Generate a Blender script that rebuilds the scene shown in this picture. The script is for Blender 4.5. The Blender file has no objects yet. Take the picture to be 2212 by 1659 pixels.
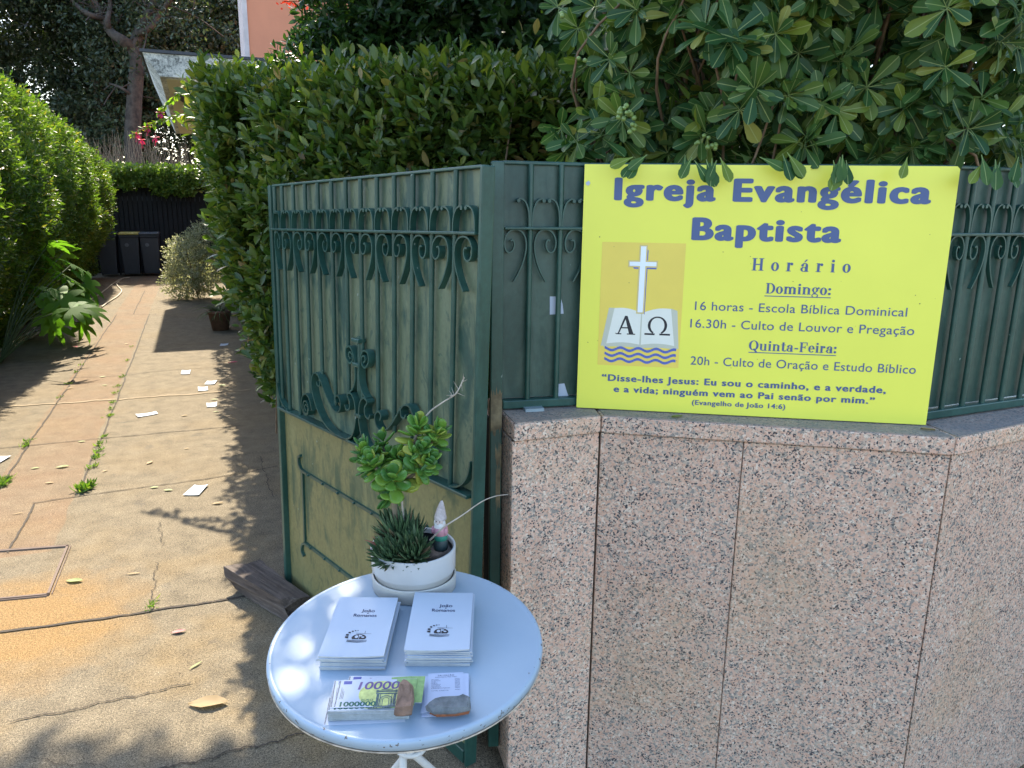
import bpy, math, random
import numpy as np
from mathutils import Matrix, Vector

# ------------------------------------------------------------------ scene, camera, world, sun
scene = bpy.context.scene
COL = scene.collection
rng = np.random.default_rng(7)
random.seed(7)
R = math.radians

F, CX, CY, EYE = 1650.0, 1106.0, 829.5, 1.65         # focal length and centre in units of a 2212 px wide picture
PIT, ROLL = R(13.3), R(0.75)
_f = np.array([0, math.cos(PIT), -math.sin(PIT)])
_u0 = np.array([0, math.sin(PIT), math.cos(PIT)])
_r0 = np.array([1.0, 0, 0])
_r = math.cos(ROLL) * _r0 + math.sin(ROLL) * _u0
_u = -math.sin(ROLL) * _r0 + math.cos(ROLL) * _u0
cam_d = bpy.data.cameras.new('camera')
cam = bpy.data.objects.new('camera', cam_d)
COL.objects.link(cam)
cam.matrix_world = Matrix(((_r[0], _u[0], -_f[0], 0), (_r[1], _u[1], -_f[1], 0), (_r[2], _u[2], -_f[2], EYE), (0, 0, 0, 1)))
cam_d.sensor_width = 36
cam_d.lens = F / 2212 * 36
cam_d.clip_end = 2000
cam_d.clip_start = 0.02
scene.camera = cam

SUN_AZ, SUN_EL = R(-22.6), R(44)                      # azimuth measured from +Y towards +X
world = bpy.data.worlds.new('World')
scene.world = world
world.use_nodes = True
wn = world.node_tree
sky = wn.nodes.new('ShaderNodeTexSky')
sky.sky_type = 'NISHITA'
sky.sun_disc = False
sky.sun_elevation = SUN_EL
sky.sun_rotation = SUN_AZ
sky.air_density = 1.0
sky.dust_density = 1.2
wn.links.new(sky.outputs[0], wn.nodes['Background'].inputs[0])
wn.nodes['Background'].inputs[1].default_value = 0.15
sd = bpy.data.lights.new('sun', 'SUN')
sd.energy = 3.6
sd.angle = R(0.53)
sd.color = (1.0, 0.90, 0.73)
sun = bpy.data.objects.new('sun', sd)
COL.objects.link(sun)
SUNDIR = Vector((math.sin(SUN_AZ) * math.cos(SUN_EL), math.cos(SUN_AZ) * math.cos(SUN_EL), math.sin(SUN_EL)))
sun.rotation_euler = SUNDIR.to_track_quat('Z', 'Y').to_euler()
scene.view_settings.view_transform = 'Standard'
scene.view_settings.look = 'None'
scene.view_settings.gamma = 1
scene.view_settings.exposure = 1.95
scene.cycles.use_denoising = True
scene.cycles.max_bounces = 8
scene.cycles.transparent_max_bounces = 8

# ------------------------------------------------------------------ placement helpers
def ray(px, py):
    return _f + (px - CX) / F * _r - (py - CY) / F * _u

def P(px, py, z=0.0):                                  # a measured point on the level z
    d = ray(px, py)
    return np.array([0, 0, EYE]) + (z - EYE) / d[2] * d

def PV(px, py, dist):                                  # a measured point at a depth in metres
    return np.array([0, 0, EYE]) + dist * ray(px, py)

DU = np.array([0.9264, 0.3766, 0.0])                   # across the driveway
DV = np.array([-0.3766, 0.9264, 0.0])                  # along the driveway
ZZ = np.array([0, 0, 1.0])
def W(u, v, z=0.0):
    return DU * u + DV * v + ZZ * z

def nrm(a):
    a = np.asarray(a, float)
    return a / np.maximum(np.linalg.norm(a, axis=-1, keepdims=True), 1e-9)

# ------------------------------------------------------------------ materials
def mat(name):
    m = bpy.data.materials.new(name)
    m.use_nodes = True
    nt = m.node_tree
    return m, nt, nt.nodes['Principled BSDF']

def L(nt, a, b):
    nt.links.new(a, b)

def c4(c):
    return (c[0], c[1], c[2], 1)

def noise(nt, scale, detail=4, rough=0.55, coord=None, dist=0.0):
    n = nt.nodes.new('ShaderNodeTexNoise')
    n.inputs['Scale'].default_value = scale
    n.inputs['Detail'].default_value = detail
    n.inputs['Roughness'].default_value = rough
    n.inputs['Distortion'].default_value = dist
    if coord is not None:
        nt.links.new(coord, n.inputs['Vector'])
    return n.outputs['Fac']

def ramp(nt, fac, stops, interp='LINEAR'):
    r = nt.nodes.new('ShaderNodeValToRGB')
    r.color_ramp.interpolation = interp
    el = r.color_ramp.elements
    while len(el) < len(stops):
        el.new(0.5)
    for e, (p, c) in zip(el, stops):
        e.position = p
        e.color = c4(c) if not isinstance(c, (int, float)) else (c, c, c, 1)
    nt.links.new(fac, r.inputs[0])
    return r.outputs[0]

def mixc(nt, fac, a, b, mode='MIX'):
    m = nt.nodes.new('ShaderNodeMix')
    m.data_type = 'RGBA'
    m.blend_type = mode
    for sock, val in ((m.inputs[0], fac), (m.inputs[6], a), (m.inputs[7], b)):
        if isinstance(val, (int, float)):
            sock.default_value = val
        elif isinstance(val, tuple):
            sock.default_value = c4(val)
        else:
            nt.links.new(val, sock)
    return m.outputs[2]

def mth(nt, op, a, b=None, c=None):
    m = nt.nodes.new('ShaderNodeMath')
    m.operation = op
    for i, val in enumerate((a, b, c)):
        if val is None:
            continue
        if isinstance(val, (int, float)):
            m.inputs[i].default_value = val
        else:
            nt.links.new(val, m.inputs[i])
    return m.outputs[0]

def bump(nt, b, height, strength=0.3, dist=0.01):
    n = nt.nodes.new('ShaderNodeBump')
    n.inputs['Strength'].default_value = strength
    n.inputs['Distance'].default_value = dist
    nt.links.new(height, n.inputs['Height'])
    nt.links.new(n.outputs[0], b.inputs['Normal'])

def objco(nt):
    return nt.nodes.new('ShaderNodeTexCoord').outputs['Object']

def plain(name, col, rough=0.5, metal=0.0, var=0.12, scale=12.0, spec=0.5, bmp=0.0):
    m, nt, b = mat(name)
    co = objco(nt)
    f = noise(nt, scale, 5, 0.6, co)
    lo = tuple(c * (1 - var) for c in col)
    hi = tuple(min(1, c * (1 + var)) for c in col)
    L(nt, ramp(nt, f, [(0.3, lo), (0.7, hi)]), b.inputs['Base Color'])
    b.inputs['Roughness'].default_value = rough
    b.inputs['Metallic'].default_value = metal
    b.inputs['Specular IOR Level'].default_value = spec
    if bmp:
        bump(nt, b, noise(nt, scale * 4, 4, 0.6, co), bmp, 0.004)
    return m

def leafmat(name, stops, rough=0.4, trans=0.35, rib=(0.25, 0.32, 0.08), ribamt=0.5, ribw=0.035, back=None, tint=1.0, spec=0.35, tcol=(1.5, 1.7, 0.55)):
    """a leaf: a colour of its own for each leaf, a paler midrib and light that shows through"""
    m, nt, b = mat(name)
    g = nt.nodes.new('ShaderNodeNewGeometry')
    base = ramp(nt, g.outputs['Random Per Island'], stops)
    if ribamt > 0:
        uv = nt.nodes.new('ShaderNodeUVMap')
        sx = nt.nodes.new('ShaderNodeSeparateXYZ')
        L(nt, uv.outputs[0], sx.inputs[0])
        d = mth(nt, 'ABSOLUTE', mth(nt, 'SUBTRACT', sx.outputs[0], 0.5))
        mask = mth(nt, 'MULTIPLY', mth(nt, 'LESS_THAN', d, ribw), ribamt)
        base = mixc(nt, mask, base, rib)
    if back:
        base = mixc(nt, mth(nt, 'MULTIPLY', g.outputs['Backfacing'], 0.7), base, back)
    L(nt, base, b.inputs['Base Color'])
    b.inputs['Roughness'].default_value = rough
    b.inputs['Specular IOR Level'].default_value = spec
    tr = nt.nodes.new('ShaderNodeBsdfTranslucent')
    tc = mixc(nt, 1.0, base, tuple(c * tint for c in tcol), 'MULTIPLY')
    L(nt, tc, tr.inputs[0])
    mx = nt.nodes.new('ShaderNodeMixShader')
    mx.inputs[0].default_value = trans
    L(nt, b.outputs[0], mx.inputs[1])
    L(nt, tr.outputs[0], mx.inputs[2])
    L(nt, mx.outputs[0], nt.nodes['Material Output'].inputs[0])
    return m

def granite_mat(name, dusty=0.0):
    m, nt, b = mat(name)
    oi = nt.nodes.new('ShaderNodeObjectInfo')
    cv = nt.nodes.new('ShaderNodeVectorMath'); cv.operation = 'ADD'
    L(nt, objco(nt), cv.inputs[0])
    cb = nt.nodes.new('ShaderNodeCombineXYZ'); L(nt, mth(nt, 'MULTIPLY', oi.outputs['Random'], 37.0), cb.inputs[0]); L(nt, cb.outputs[0], cv.inputs[1])
    co = cv.outputs[0]
    warp = nt.nodes.new('ShaderNodeTexNoise')
    warp.inputs['Scale'].default_value = 90
    warp.inputs['Detail'].default_value = 3
    L(nt, co, warp.inputs['Vector'])
    wv = nt.nodes.new('ShaderNodeVectorMath'); wv.operation = 'MULTIPLY_ADD'
    wv.inputs[1].default_value = (0.008,) * 3
    L(nt, warp.outputs['Color'], wv.inputs[0]); L(nt, co, wv.inputs[2])
    def vor(scale):
        v = nt.nodes.new('ShaderNodeTexVoronoi')
        v.inputs['Scale'].default_value = scale
        L(nt, wv.outputs[0], v.inputs['Vector'])
        s = nt.nodes.new('ShaderNodeSeparateColor')
        L(nt, v.outputs['Color'], s.inputs[0])
        return s.outputs[0], s.outputs[1]
    a1, a2 = vor(165)
    cloud = noise(nt, 7, 3, 0.5, co)
    k = mth(nt, 'ADD', a1, mth(nt, 'MULTIPLY', mth(nt, 'SUBTRACT', cloud, 0.5), 0.35))
    body = ramp(nt, k, [(0.0, (0.27, 0.235, 0.20)), (0.12, (0.47, 0.365, 0.28)), (0.30, (0.60, 0.385, 0.28)), (0.64, (0.65, 0.46, 0.34)), (0.80, (0.57, 0.34, 0.235)), (0.94, (0.68, 0.55, 0.43))], 'CONSTANT')
    f1, f2 = vor(235)
    cl2 = noise(nt, 28, 4, 0.6, co)
    thr = mth(nt, 'MULTIPLY', mth(nt, 'MAXIMUM', mth(nt, 'SUBTRACT', cl2, 0.36), 0.0), 0.72)
    speck = mth(nt, 'LESS_THAN', f2, thr)
    body = mixc(nt, speck, body, (0.045, 0.045, 0.05))
    g1, g2 = vor(330)
    gs_ = mth(nt, 'LESS_THAN', g2, 0.10)
    body = mixc(nt, mth(nt, 'MULTIPLY', gs_, 0.7), body, (0.13, 0.125, 0.12))
    big = noise(nt, 2.1, 4, 0.6, co)
    body = mixc(nt, ramp(nt, big, [(0.5, 0.0), (0.75, 0.28)]), body, (0.55, 0.35, 0.16))
    tone = ramp(nt, oi.outputs['Random'], [(0.0, 0.96), (1.0, 1.14)])
    body = mixc(nt, 1.0, body, tone, 'MULTIPLY')
    mps = nt.nodes.new('ShaderNodeMapping'); mps.inputs['Scale'].default_value = (9, 9, 0.7); L(nt, co, mps.inputs[0])
    drip = noise(nt, 1.0, 5, 0.6, mps.outputs[0])
    body = mixc(nt, ramp(nt, drip, [(0.55, 0.0), (0.75, 0.22)]), body, (0.22, 0.19, 0.15))
    if dusty:
        d = noise(nt, 9, 6, 0.7, co)
        body = mixc(nt, ramp(nt, d, [(0.3, dusty * 0.55), (0.7, dusty)]), body, (0.20, 0.195, 0.18))
    L(nt, body, b.inputs['Base Color'])
    b.inputs['Roughness'].default_value = 0.62 if not dusty else 0.85
    b.inputs['Specular IOR Level'].default_value = 0.35
    bump(nt, b, a1, 0.12 if not dusty else 0.35, 0.002)
    return m

def concrete_mat():
    m, nt, b = mat('driveway_concrete')
    co = objco(nt)                                     # the sheet's own axes: x across, y along the drive
    sx = nt.nodes.new('ShaderNodeSeparateXYZ')
    L(nt, co, sx.inputs[0])
    fine = noise(nt, 260, 3, 0.75, co)
    fine2 = noise(nt, 110, 4, 0.7, co)
    mid = noise(nt, 9, 6, 0.65, co)
    big = noise(nt, 1.3, 5, 0.6, co)
    base = ramp(nt, mid, [(0.3, (0.120, 0.098, 0.066)), (0.5, (0.162, 0.131, 0.087)), (0.72, (0.204, 0.166, 0.111))])
    och = ramp(nt, big, [(0.48, 0.0), (0.62, 0.6)])
    nearv = ramp(nt, mth(nt, 'DIVIDE', sx.outputs[1], 12), [(0.1, 1.0), (0.42, 0.25)])
    base = mixc(nt, mth(nt, 'MULTIPLY', och, nearv), base, (0.215, 0.140, 0.055))
    # the poured middle strip is of a redder mix
    wob = mth(nt, 'MULTIPLY', mth(nt, 'SUBTRACT', noise(nt, 5, 3, 0.5, co), 0.5), 0.05)
    uu = mth(nt, 'ADD', sx.outputs[0], wob)
    red = mth(nt, 'MULTIPLY', mth(nt, 'GREATER_THAN', uu, -1.215), mth(nt, 'LESS_THAN', uu, -0.765))
    red = mth(nt, 'MULTIPLY', red, mth(nt, 'GREATER_THAN', sx.outputs[1], 3.95))
    red = mth(nt, 'MULTIPLY', red, ramp(nt, noise(nt, 2.2, 4, 0.6, co), [(0.3, 0.35), (0.65, 0.95)]))
    base = mixc(nt, mth(nt, 'MULTIPLY', red, 0.48), base, (0.200, 0.108, 0.056))
    # rust coloured stain round the inspection cover
    dv = nt.nodes.new('ShaderNodeVectorMath'); dv.operation = 'DISTANCE'
    L(nt, co, dv.inputs[0]); dv.inputs[1].default_value = (-0.80, 3.25, 0)
    st = mth(nt, 'ADD', dv.outputs['Value'], mth(nt, 'MULTIPLY', mth(nt, 'SUBTRACT', noise(nt, 6, 5, 0.6, co), 0.5), 0.5))
    base = mixc(nt, ramp(nt, st, [(0.25, 0.75), (0.55, 0.0)]), base, (0.25, 0.145, 0.050))
    # dark blotches of old oil and moss
    bl = ramp(nt, noise(nt, 5.5, 3, 0.5, co), [(0.66, 0.0), (0.72, 0.55)])
    base = mixc(nt, mth(nt, 'MULTIPLY', bl, 0.8), base, (0.085, 0.075, 0.060))
    grit = ramp(nt, fine, [(0.34, 0.25), (0.5, 1.0), (0.64, 1.9)])
    base = mixc(nt, 1.0, base, grit, 'MULTIPLY')
    grit2 = ramp(nt, fine2, [(0.32, 0.6), (0.68, 1.4)])
    pits = ramp(nt, noise(nt, 70, 2, 0.5, co), [(0.68, 1.0), (0.74, 0.45)])
    base = mixc(nt, 1.0, base, pits, 'MULTIPLY')
    base = mixc(nt, 1.0, base, grit2, 'MULTIPLY')
    L(nt, base, b.inputs['Base Color'])
    b.inputs['Roughness'].default_value = 0.9
    b.inputs['Specular IOR Level'].default_value = 0.2
    bump(nt, b, mth(nt, 'ADD', fine2, mth(nt, 'MULTIPLY', mid, 2)), 0.5, 0.006)
    return m

def paint_mat(name, main, worn, amount, rough=0.42, streak=1.0):
    """old brushed paint: a dark coat with faded, streaky places"""
    m, nt, b = mat(name)
    co = objco(nt)
    mp = nt.nodes.new('ShaderNodeMapping')
    mp.inputs['Scale'].default_value = (1, 1, 0.28)
    L(nt, co, mp.inputs[0])
    a = noise(nt, 14, 6, 0.62, mp.outputs[0], 0.6)
    c = noise(nt, 2.3, 3, 0.5, co)
    k = mth(nt, 'ADD', mth(nt, 'MULTIPLY', a, 0.6), mth(nt, 'MULTIPLY', c, 0.55))
    t0 = 0.60 - 0.055 * amount
    f = ramp(nt, k, [(t0 - 0.05, 0.0), (t0 + 0.04, 1.0)])
    colr = mixc(nt, f, main, worn)
    mp2 = nt.nodes.new('ShaderNodeMapping')
    mp2.inputs['Scale'].default_value = (1, 1, 0.45)
    mp2.inputs['Rotation'].default_value = (0.0, 0.15, 0.0)
    L(nt, co, mp2.inputs[0])
    dab = noise(nt, 26, 4, 0.6, mp2.outputs[0], 1.2)
    colr = mixc(nt, mth(nt, 'MULTIPLY', ramp(nt, dab, [(0.57, 0.0), (0.63, 1.0)]), 0.55 * streak), colr, main)
    pale = noise(nt, 7, 5, 0.65, mp.outputs[0], 0.8)
    colr = mixc(nt, mth(nt, 'MULTIPLY', ramp(nt, pale, [(0.55, 0.0), (0.68, 1.0)]), 0.30 * streak), colr, tuple(min(1, c * 1.5 + .02) for c in worn))
    fine = noise(nt, 60, 4, 0.6, co)
    colr = mixc(nt, 1.0, colr, ramp(nt, fine, [(0.3, 0.85), (0.7, 1.12)]), 'MULTIPLY')
    chips = ramp(nt, noise(nt, 38, 2, 0.4, co), [(0.76, 0.0), (0.78, 0.6)])
    colr = mixc(nt, chips, colr, (0.30, 0.38, 0.34))
    L(nt, colr, b.inputs['Base Color'])
    b.inputs['Roughness'].default_value = rough
    bump(nt, b, a, 0.15, 0.003)
    return m

M_GRAN = granite_mat('pink_granite')
M_COPE = granite_mat('dusty_granite', 0.85)
M_CONC = concrete_mat()
M_SOIL = plain('garden_soil', (0.10, 0.075, 0.05), 0.95, var=0.4, scale=8)
M_JOINT = plain('joint_dirt', (0.055, 0.042, 0.03), 0.95, var=0.5, scale=40)
M_TANL = plain('joint_mortar', (0.24, 0.18, 0.105), 0.9, var=0.25, scale=30)
M_GROUT = plain('dark_grout', (0.06, 0.055, 0.05), 0.9)
M_GREEN = paint_mat('dark_green_paint', (0.014, 0.058, 0.044), (0.026, 0.080, 0.061), 0.3, 0.36, 0.4)
M_SHEETG = paint_mat('worn_gate_sheet', (0.022, 0.064, 0.046), (0.118, 0.150, 0.086), 0.95, 0.5, 1.2)
M_SHEETL = paint_mat('faded_lower_sheet', (0.060, 0.090, 0.045), (0.190, 0.175, 0.070), 1.6, 0.55, .9)
M_SHEETF = paint_mat('fence_sheet_paint', (0.013, 0.050, 0.038), (0.038, 0.080, 0.060), 0.9, 0.42, .7)
M_RUST = plain('rusty_paint', (0.21, 0.16, 0.085), 0.8, var=0.5, scale=30)
M_YEL = plain('yellow_board', (0.80, 0.79, 0.095), 0.4, var=0.03, scale=3)
M_NAVY = plain('navy_lettering', (0.065, 0.105, 0.24), 0.5, var=0.03)
M_ORNG = plain('orange_panel', (0.80, 0.62, 0.10), 0.4, var=0.06, scale=4)
M_PAGE = plain('printed_page', (0.74, 0.75, 0.66), 0.5, var=0.03)
M_PAGE2 = plain('printed_page_edge', (0.52, 0.53, 0.42), 0.5, var=0.03)
M_BLUEW = plain('wave_blue', (0.085, 0.125, 0.42), 0.5, var=0.04)
M_PALEB = plain('cross_white', (0.78, 0.84, 0.92), 0.45, var=0.03)
M_TAN = plain('cross_outline', (0.62, 0.50, 0.20), 0.5, var=0.03)
M_BLACK = plain('black_print', (0.015, 0.015, 0.02), 0.6)
M_EDGE = plain('board_edge', (0.05, 0.05, 0.055), 0.5)
M_PAPER = plain('white_paper', (0.44, 0.495, 0.57), 0.7, var=0.02)  # white paper with the blue of the skylight mixed into its colour
M_PAPER2 = plain('cream_paper', (0.47, 0.47, 0.45), 0.75, var=0.08, scale=60)
M_WHITE = None
def table_paint():
    m, nt, b = mat('table_white_paint')
    co = objco(nt)
    f = noise(nt, 6, 5, 0.6, co)
    c = ramp(nt, f, [(0.3, (0.315, 0.405, 0.49)), (0.7, (0.35, 0.44, 0.52))])  # white paint, tinted with the blue cast of the sky
    ln = nt.nodes.new('ShaderNodeVectorMath'); ln.operation = 'LENGTH'
    mp = nt.nodes.new('ShaderNodeMapping'); mp.inputs['Scale'].default_value = (1, 1, 0)
    L(nt, co, mp.inputs[0]); L(nt, mp.outputs[0], ln.inputs[0])
    edge = ramp(nt, ln.outputs['Value'], [(0.268, 0.0), (0.293, 0.165)])
    ch = noise(nt, 75, 3, 0.6, co)
    chip = mth(nt, 'GREATER_THAN', mth(nt, 'ADD', ch, edge), 0.79)
    c = mixc(nt, chip, c, (0.12, 0.105, 0.09))
    L(nt, c, b.inputs['Base Color'])
    b.inputs['Roughness'].default_value = 0.38
    return m
M_TABLE = table_paint()
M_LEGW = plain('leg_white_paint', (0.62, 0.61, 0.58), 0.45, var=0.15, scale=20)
M_POT = plain('white_glazed_pot', (0.50, 0.50, 0.49), 0.3, var=0.05, scale=8)
M_SAUC = plain('white_saucer', (0.43, 0.42, 0.39), 0.45, var=0.12, scale=14)
M_INNER = plain('pot_inner_black', (0.015, 0.015, 0.018), 0.4)
M_WOODD = plain('weathered_dark_wood', (0.075, 0.055, 0.042), 0.85, var=0.55, scale=18, bmp=0.6)
M_STONEB = plain('brown_stone', (0.20, 0.125, 0.085), 0.75, var=0.4, scale=45, bmp=0.4)
M_STONEG = plain('grey_slate', (0.13, 0.145, 0.15), 0.7, var=0.4, scale=50, bmp=0.5)
M_RUSTW = plain('rust_brown_slate', (0.24, 0.085, 0.035), 0.75, var=0.4, scale=60)
M_BARK = plain('tree_bark', (0.11, 0.075, 0.05), 0.9, var=0.5, scale=14, bmp=0.7)
M_TWIG = plain('shrub_twig', (0.16, 0.105, 0.06), 0.85, var=0.4, scale=30)
M_DRY = plain('dry_stem', (0.40, 0.34, 0.27), 0.85, var=0.25, scale=60)
M_CORE = plain('opaque_core', (0.022, 0.026, 0.012), 0.95, var=0.6, scale=25)

# ------------------------------------------------------------------ mesh builder
class MB:
    def __init__(s):
        s.v = []; s.f = []; s.sm = []
    def add(s, vs, fs, smooth=False):
        o = len(s.v)
        s.v += [tuple(float(c) for c in v) for v in vs]
        s.f += [tuple(i + o for i in f) for f in fs]
        s.sm += [smooth] * len(fs)
        return s
    def box(s, x0, x1, y0, y1, z0, z1):
        vs = [(x, y, z) for z in (z0, z1) for x, y in ((x0, y0), (x1, y0), (x1, y1), (x0, y1))]
        return s.add(vs, [(3, 2, 1, 0), (4, 5, 6, 7), (0, 1, 5, 4), (1, 2, 6, 5), (2, 3, 7, 6), (3, 0, 4, 7)])
    def poly(s, pts):
        return s.add(pts, [tuple(range(len(pts)))])
    def prism(s, poly, z0, z1):
        n = len(poly)
        vs = [(p[0], p[1], z0) for p in poly] + [(p[0], p[1], z1) for p in poly]
        fs = [tuple(reversed(range(n))), tuple(range(n, 2 * n))] + [(i, (i + 1) % n, n + (i + 1) % n, n + i) for i in range(n)]
        return s.add(vs, fs)
    def tube(s, path, r, seg=8, cap=True, smooth=True):
        path = [np.asarray(p, float) for p in path]
        n = len(path)
        rs = r if hasattr(r, '__len__') else [r] * n
        vs = []; prev = None
        for i, p in enumerate(path):
            t = nrm(path[min(i + 1, n - 1)] - path[max(i - 1, 0)])
            if prev is None:
                a = np.cross(t, ZZ if abs(t[2]) < 0.9 else np.array([1.0, 0, 0]))
            else:
                a = prev - t * np.dot(prev, t)
            a = nrm(a); prev = a
            b = np.cross(t, a)
            for k in range(seg):
                q = 2 * math.pi * k / seg
                vs.append(p + rs[i] * (math.cos(q) * a + math.sin(q) * b))
        fs = [(i * seg + k, i * seg + (k + 1) % seg, (i + 1) * seg + (k + 1) % seg, (i + 1) * seg + k) for i in range(n - 1) for k in range(seg)]
        s.add(vs, fs, smooth)
        if cap:
            s.add(vs[:seg], [tuple(reversed(range(seg)))]); s.add(vs[-seg:], [tuple(range(seg))])
        return s
    def strap(s, path, width, thick, wdir):
        """a flat bar bent along a path; wdir is the direction of its width"""
        path = [np.asarray(p, float) for p in path]
        w = nrm(np.asarray(wdir, float)); n = len(path); vs = []
        for i, p in enumerate(path):
            t = nrm(path[min(i + 1, n - 1)] - path[max(i - 1, 0)])
            k = nrm(np.cross(t, w))
            for a, b in ((-1, -1), (1, -1), (1, 1), (-1, 1)):
                vs.append(p + w * width / 2 * a + k * thick / 2 * b)
        fs = [(i * 4 + k, i * 4 + (k + 1) % 4, i * 4 + 4 + (k + 1) % 4, i * 4 + 4 + k) for i in range(n - 1) for k in range(4)]
        fs += [(3, 2, 1, 0), tuple(4 * (n - 1) + k for k in range(4))]
        return s.add(vs, fs)
    def lathe(s, prof, seg=40, smooth=True, c=(0, 0)):
        vs = [(c[0] + r * math.cos(2 * math.pi * k / seg), c[1] + r * math.sin(2 * math.pi * k / seg), z) for r, z in prof for k in range(seg)]
        fs = [(i * seg + k, i * seg + (k + 1) % seg, (i + 1) * seg + (k + 1) % seg, (i + 1) * seg + k) for i in range(len(prof) - 1) for k in range(seg)]
        return s.add(vs, fs, smooth)
    def ball(s, c, r, seg=12, rings=8, scale=(1, 1, 1)):
        vs = []; 
        for i in range(rings + 1):
            th = math.pi * i / rings
            for k in range(seg):
                q = 2 * math.pi * k / seg
                vs.append((c[0] + r * scale[0] * math.sin(th) * math.cos(q), c[1] + r * scale[1] * math.sin(th) * math.sin(q), c[2] + r * scale[2] * math.cos(th)))
        fs = [(i * seg + k, (i + 1) * seg + k, (i + 1) * seg + (k + 1) % seg, i * seg + (k + 1) % seg) for i in range(rings) for k in range(seg)]
        return s.add(vs, fs, True)
    def mapv(s, fn):
        s.v = [tuple(fn(v)) for v in s.v]
        return s
    def build(s, name, m, parent=None, loc=None, rot=None):
        me = bpy.data.meshes.new(name)
        me.from_pydata(s.v, [], s.f)
        me.polygons.foreach_set('use_smooth', s.sm)
        me.materials.append(m)
        me.update()
        return link(name, me, parent, loc, rot)

def link(name, me, parent=None, loc=None, rot=None):
    o = bpy.data.objects.new(name, me)
    COL.objects.link(o)
    if parent is not None:
        o.parent = parent
    if loc is not None:
        o.location = [float(c) for c in loc]
    if rot is not None:
        o.rotation_euler = rot
    return o

def bevel(o, w=0.003, seg=2):
    md = o.modifiers.new('bevel', 'BEVEL')
    md.width = w; md.segments = seg; md.limit_method = 'ANGLE'; md.angle_limit = R(40)
    return o

def tag(o, label=None, cat=None, group=None, kind=None):
    for k, v in (('label', label), ('category', cat), ('group', group), ('kind', kind)):
        if v:
            o[k] = v
    return o

def thing(name, label, cat, loc=(0, 0, 0), rotz=0.0, group=None, matrix=None):
    o = bpy.data.objects.new(name, None)
    COL.objects.link(o)
    o.empty_display_size = 0.1
    if matrix is not None:
        o.matrix_world = matrix
    else:
        o.location = [float(c) for c in loc]; o.rotation_euler = (0, 0, rotz)
    return tag(o, label, cat, group)

def spline(pts, n=8):
    """Catmull-Rom through the points"""
    p = [np.asarray(q, float) for q in pts]
    p = [2 * p[0] - p[1]] + p + [2 * p[-1] - p[-2]]
    out = []
    for i in range(1, len(p) - 2):
        for k in range(n):
            t = k / n
            a, b, c, d = p[i - 1], p[i], p[i + 1], p[i + 2]
            out.append(0.5 * (2 * b + (c - a) * t + (2 * a - 5 * b + 4 * c - d) * t * t + (3 * b - a - 3 * c + d) * t ** 3))
    out.append(p[-2])
    return out

# ------------------------------------------------------------------ leaves
def leaf_template(kind):
    if kind == 'obovate':                              # broad towards the tip, rounded
        prof = [(0, 0.05), (0.16, 0.16), (0.36, 0.46), (0.58, 0.82), (0.76, 1.0), (0.90, 0.80), (1.0, 0.22)]
        fold, bend = 0.05, 0.10
    elif kind == 'oval':
        prof = [(0, 0.08), (0.22, 0.6), (0.5, 1.0), (0.78, 0.72), (1.0, 0.06)]
        fold, bend = 0.07, 0.10
    elif kind == 'lance':
        prof = [(0, 0.1), (0.3, 0.85), (0.6, 0.9), (1.0, 0.05)]
        fold, bend = 0.08, 0.12
    else:                                              # far leaves
        prof = [(0, 0.1), (0.5, 1.0), (1.0, 0.1)]
        fold, bend = 0.05, 0.08
    vs = []; fs = []
    for t, w in prof:
        z = -bend * t * t
        vs += [(-0.5 * w, t, z + fold * w), (0, t, z), (0.5 * w, t, z + fold * w)]
    for i in range(len(prof) - 1):
        a = 3 * i
        fs += [(a, a + 1, a + 4, a + 3), (a + 1, a + 2, a + 5, a + 4)]
    return np.array(vs), fs

def leaf_arrays(pos, axis, normal, length, width, tv):
    a = nrm(axis)
    n = nrm(normal - (normal * a).sum(1, keepdims=True) * a)
    s = np.cross(a, n)
    Lh = np.asarray(length).reshape(-1, 1, 1); Wd = np.asarray(width).reshape(-1, 1, 1)
    return (pos[:, None] + Lh * (tv[None, :, 1:2] * a[:, None] + tv[None, :, 2:3] * n[:, None]) + Wd * tv[None, :, 0:1] * s[:, None])

def raw_mesh(name, verts, faces_t, nv, count, uvt=None, m=None, parent=None, smooth=True):
    """count copies of a template whose vertices are already placed in verts"""
    me = bpy.data.meshes.new(name)
    lt = np.array([i for f in faces_t for i in f]); sizes = np.array([len(f) for f in faces_t])
    st = np.concatenate([[0], np.cumsum(sizes)[:-1]])
    me.vertices.add(count * nv)
    me.vertices.foreach_set('co', verts.astype(np.float32).ravel())
    me.loops.add(count * len(lt))
    me.loops.foreach_set('vertex_index', (lt[None] + nv * np.arange(count)[:, None]).astype(np.int32).ravel())
    me.polygons.add(count * len(sizes))
    me.polygons.foreach_set('loop_start', (st[None] + len(lt) * np.arange(count)[:, None]).astype(np.int32).ravel())
    me.polygons.foreach_set('use_smooth', np.full(count * len(sizes), smooth))
    if uvt is not None:
        uvl = me.uv_layers.new(name='UVMap')
        uvl.data.foreach_set('uv', np.tile(uvt[lt], (count, 1)).astype(np.float32).ravel())
    me.update(calc_edges=True)
    if m:
        me.materials.append(m)
    return link(name, me, parent)

TPL = {k: leaf_template(k) for k in ('obovate', 'oval', 'lance', 'far')}
def leaves(name, pos, axis, normal, length, width, kind, m, parent=None):
    tv, tf = TPL[kind]
    v = leaf_arrays(pos, axis, normal, length, width, tv)
    uv = np.stack([tv[:, 0] + 0.5, tv[:, 1]], 1)
    return raw_mesh(name, v.reshape(-1, 3), tf, len(tv), len(pos), uv, m, parent)

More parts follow.
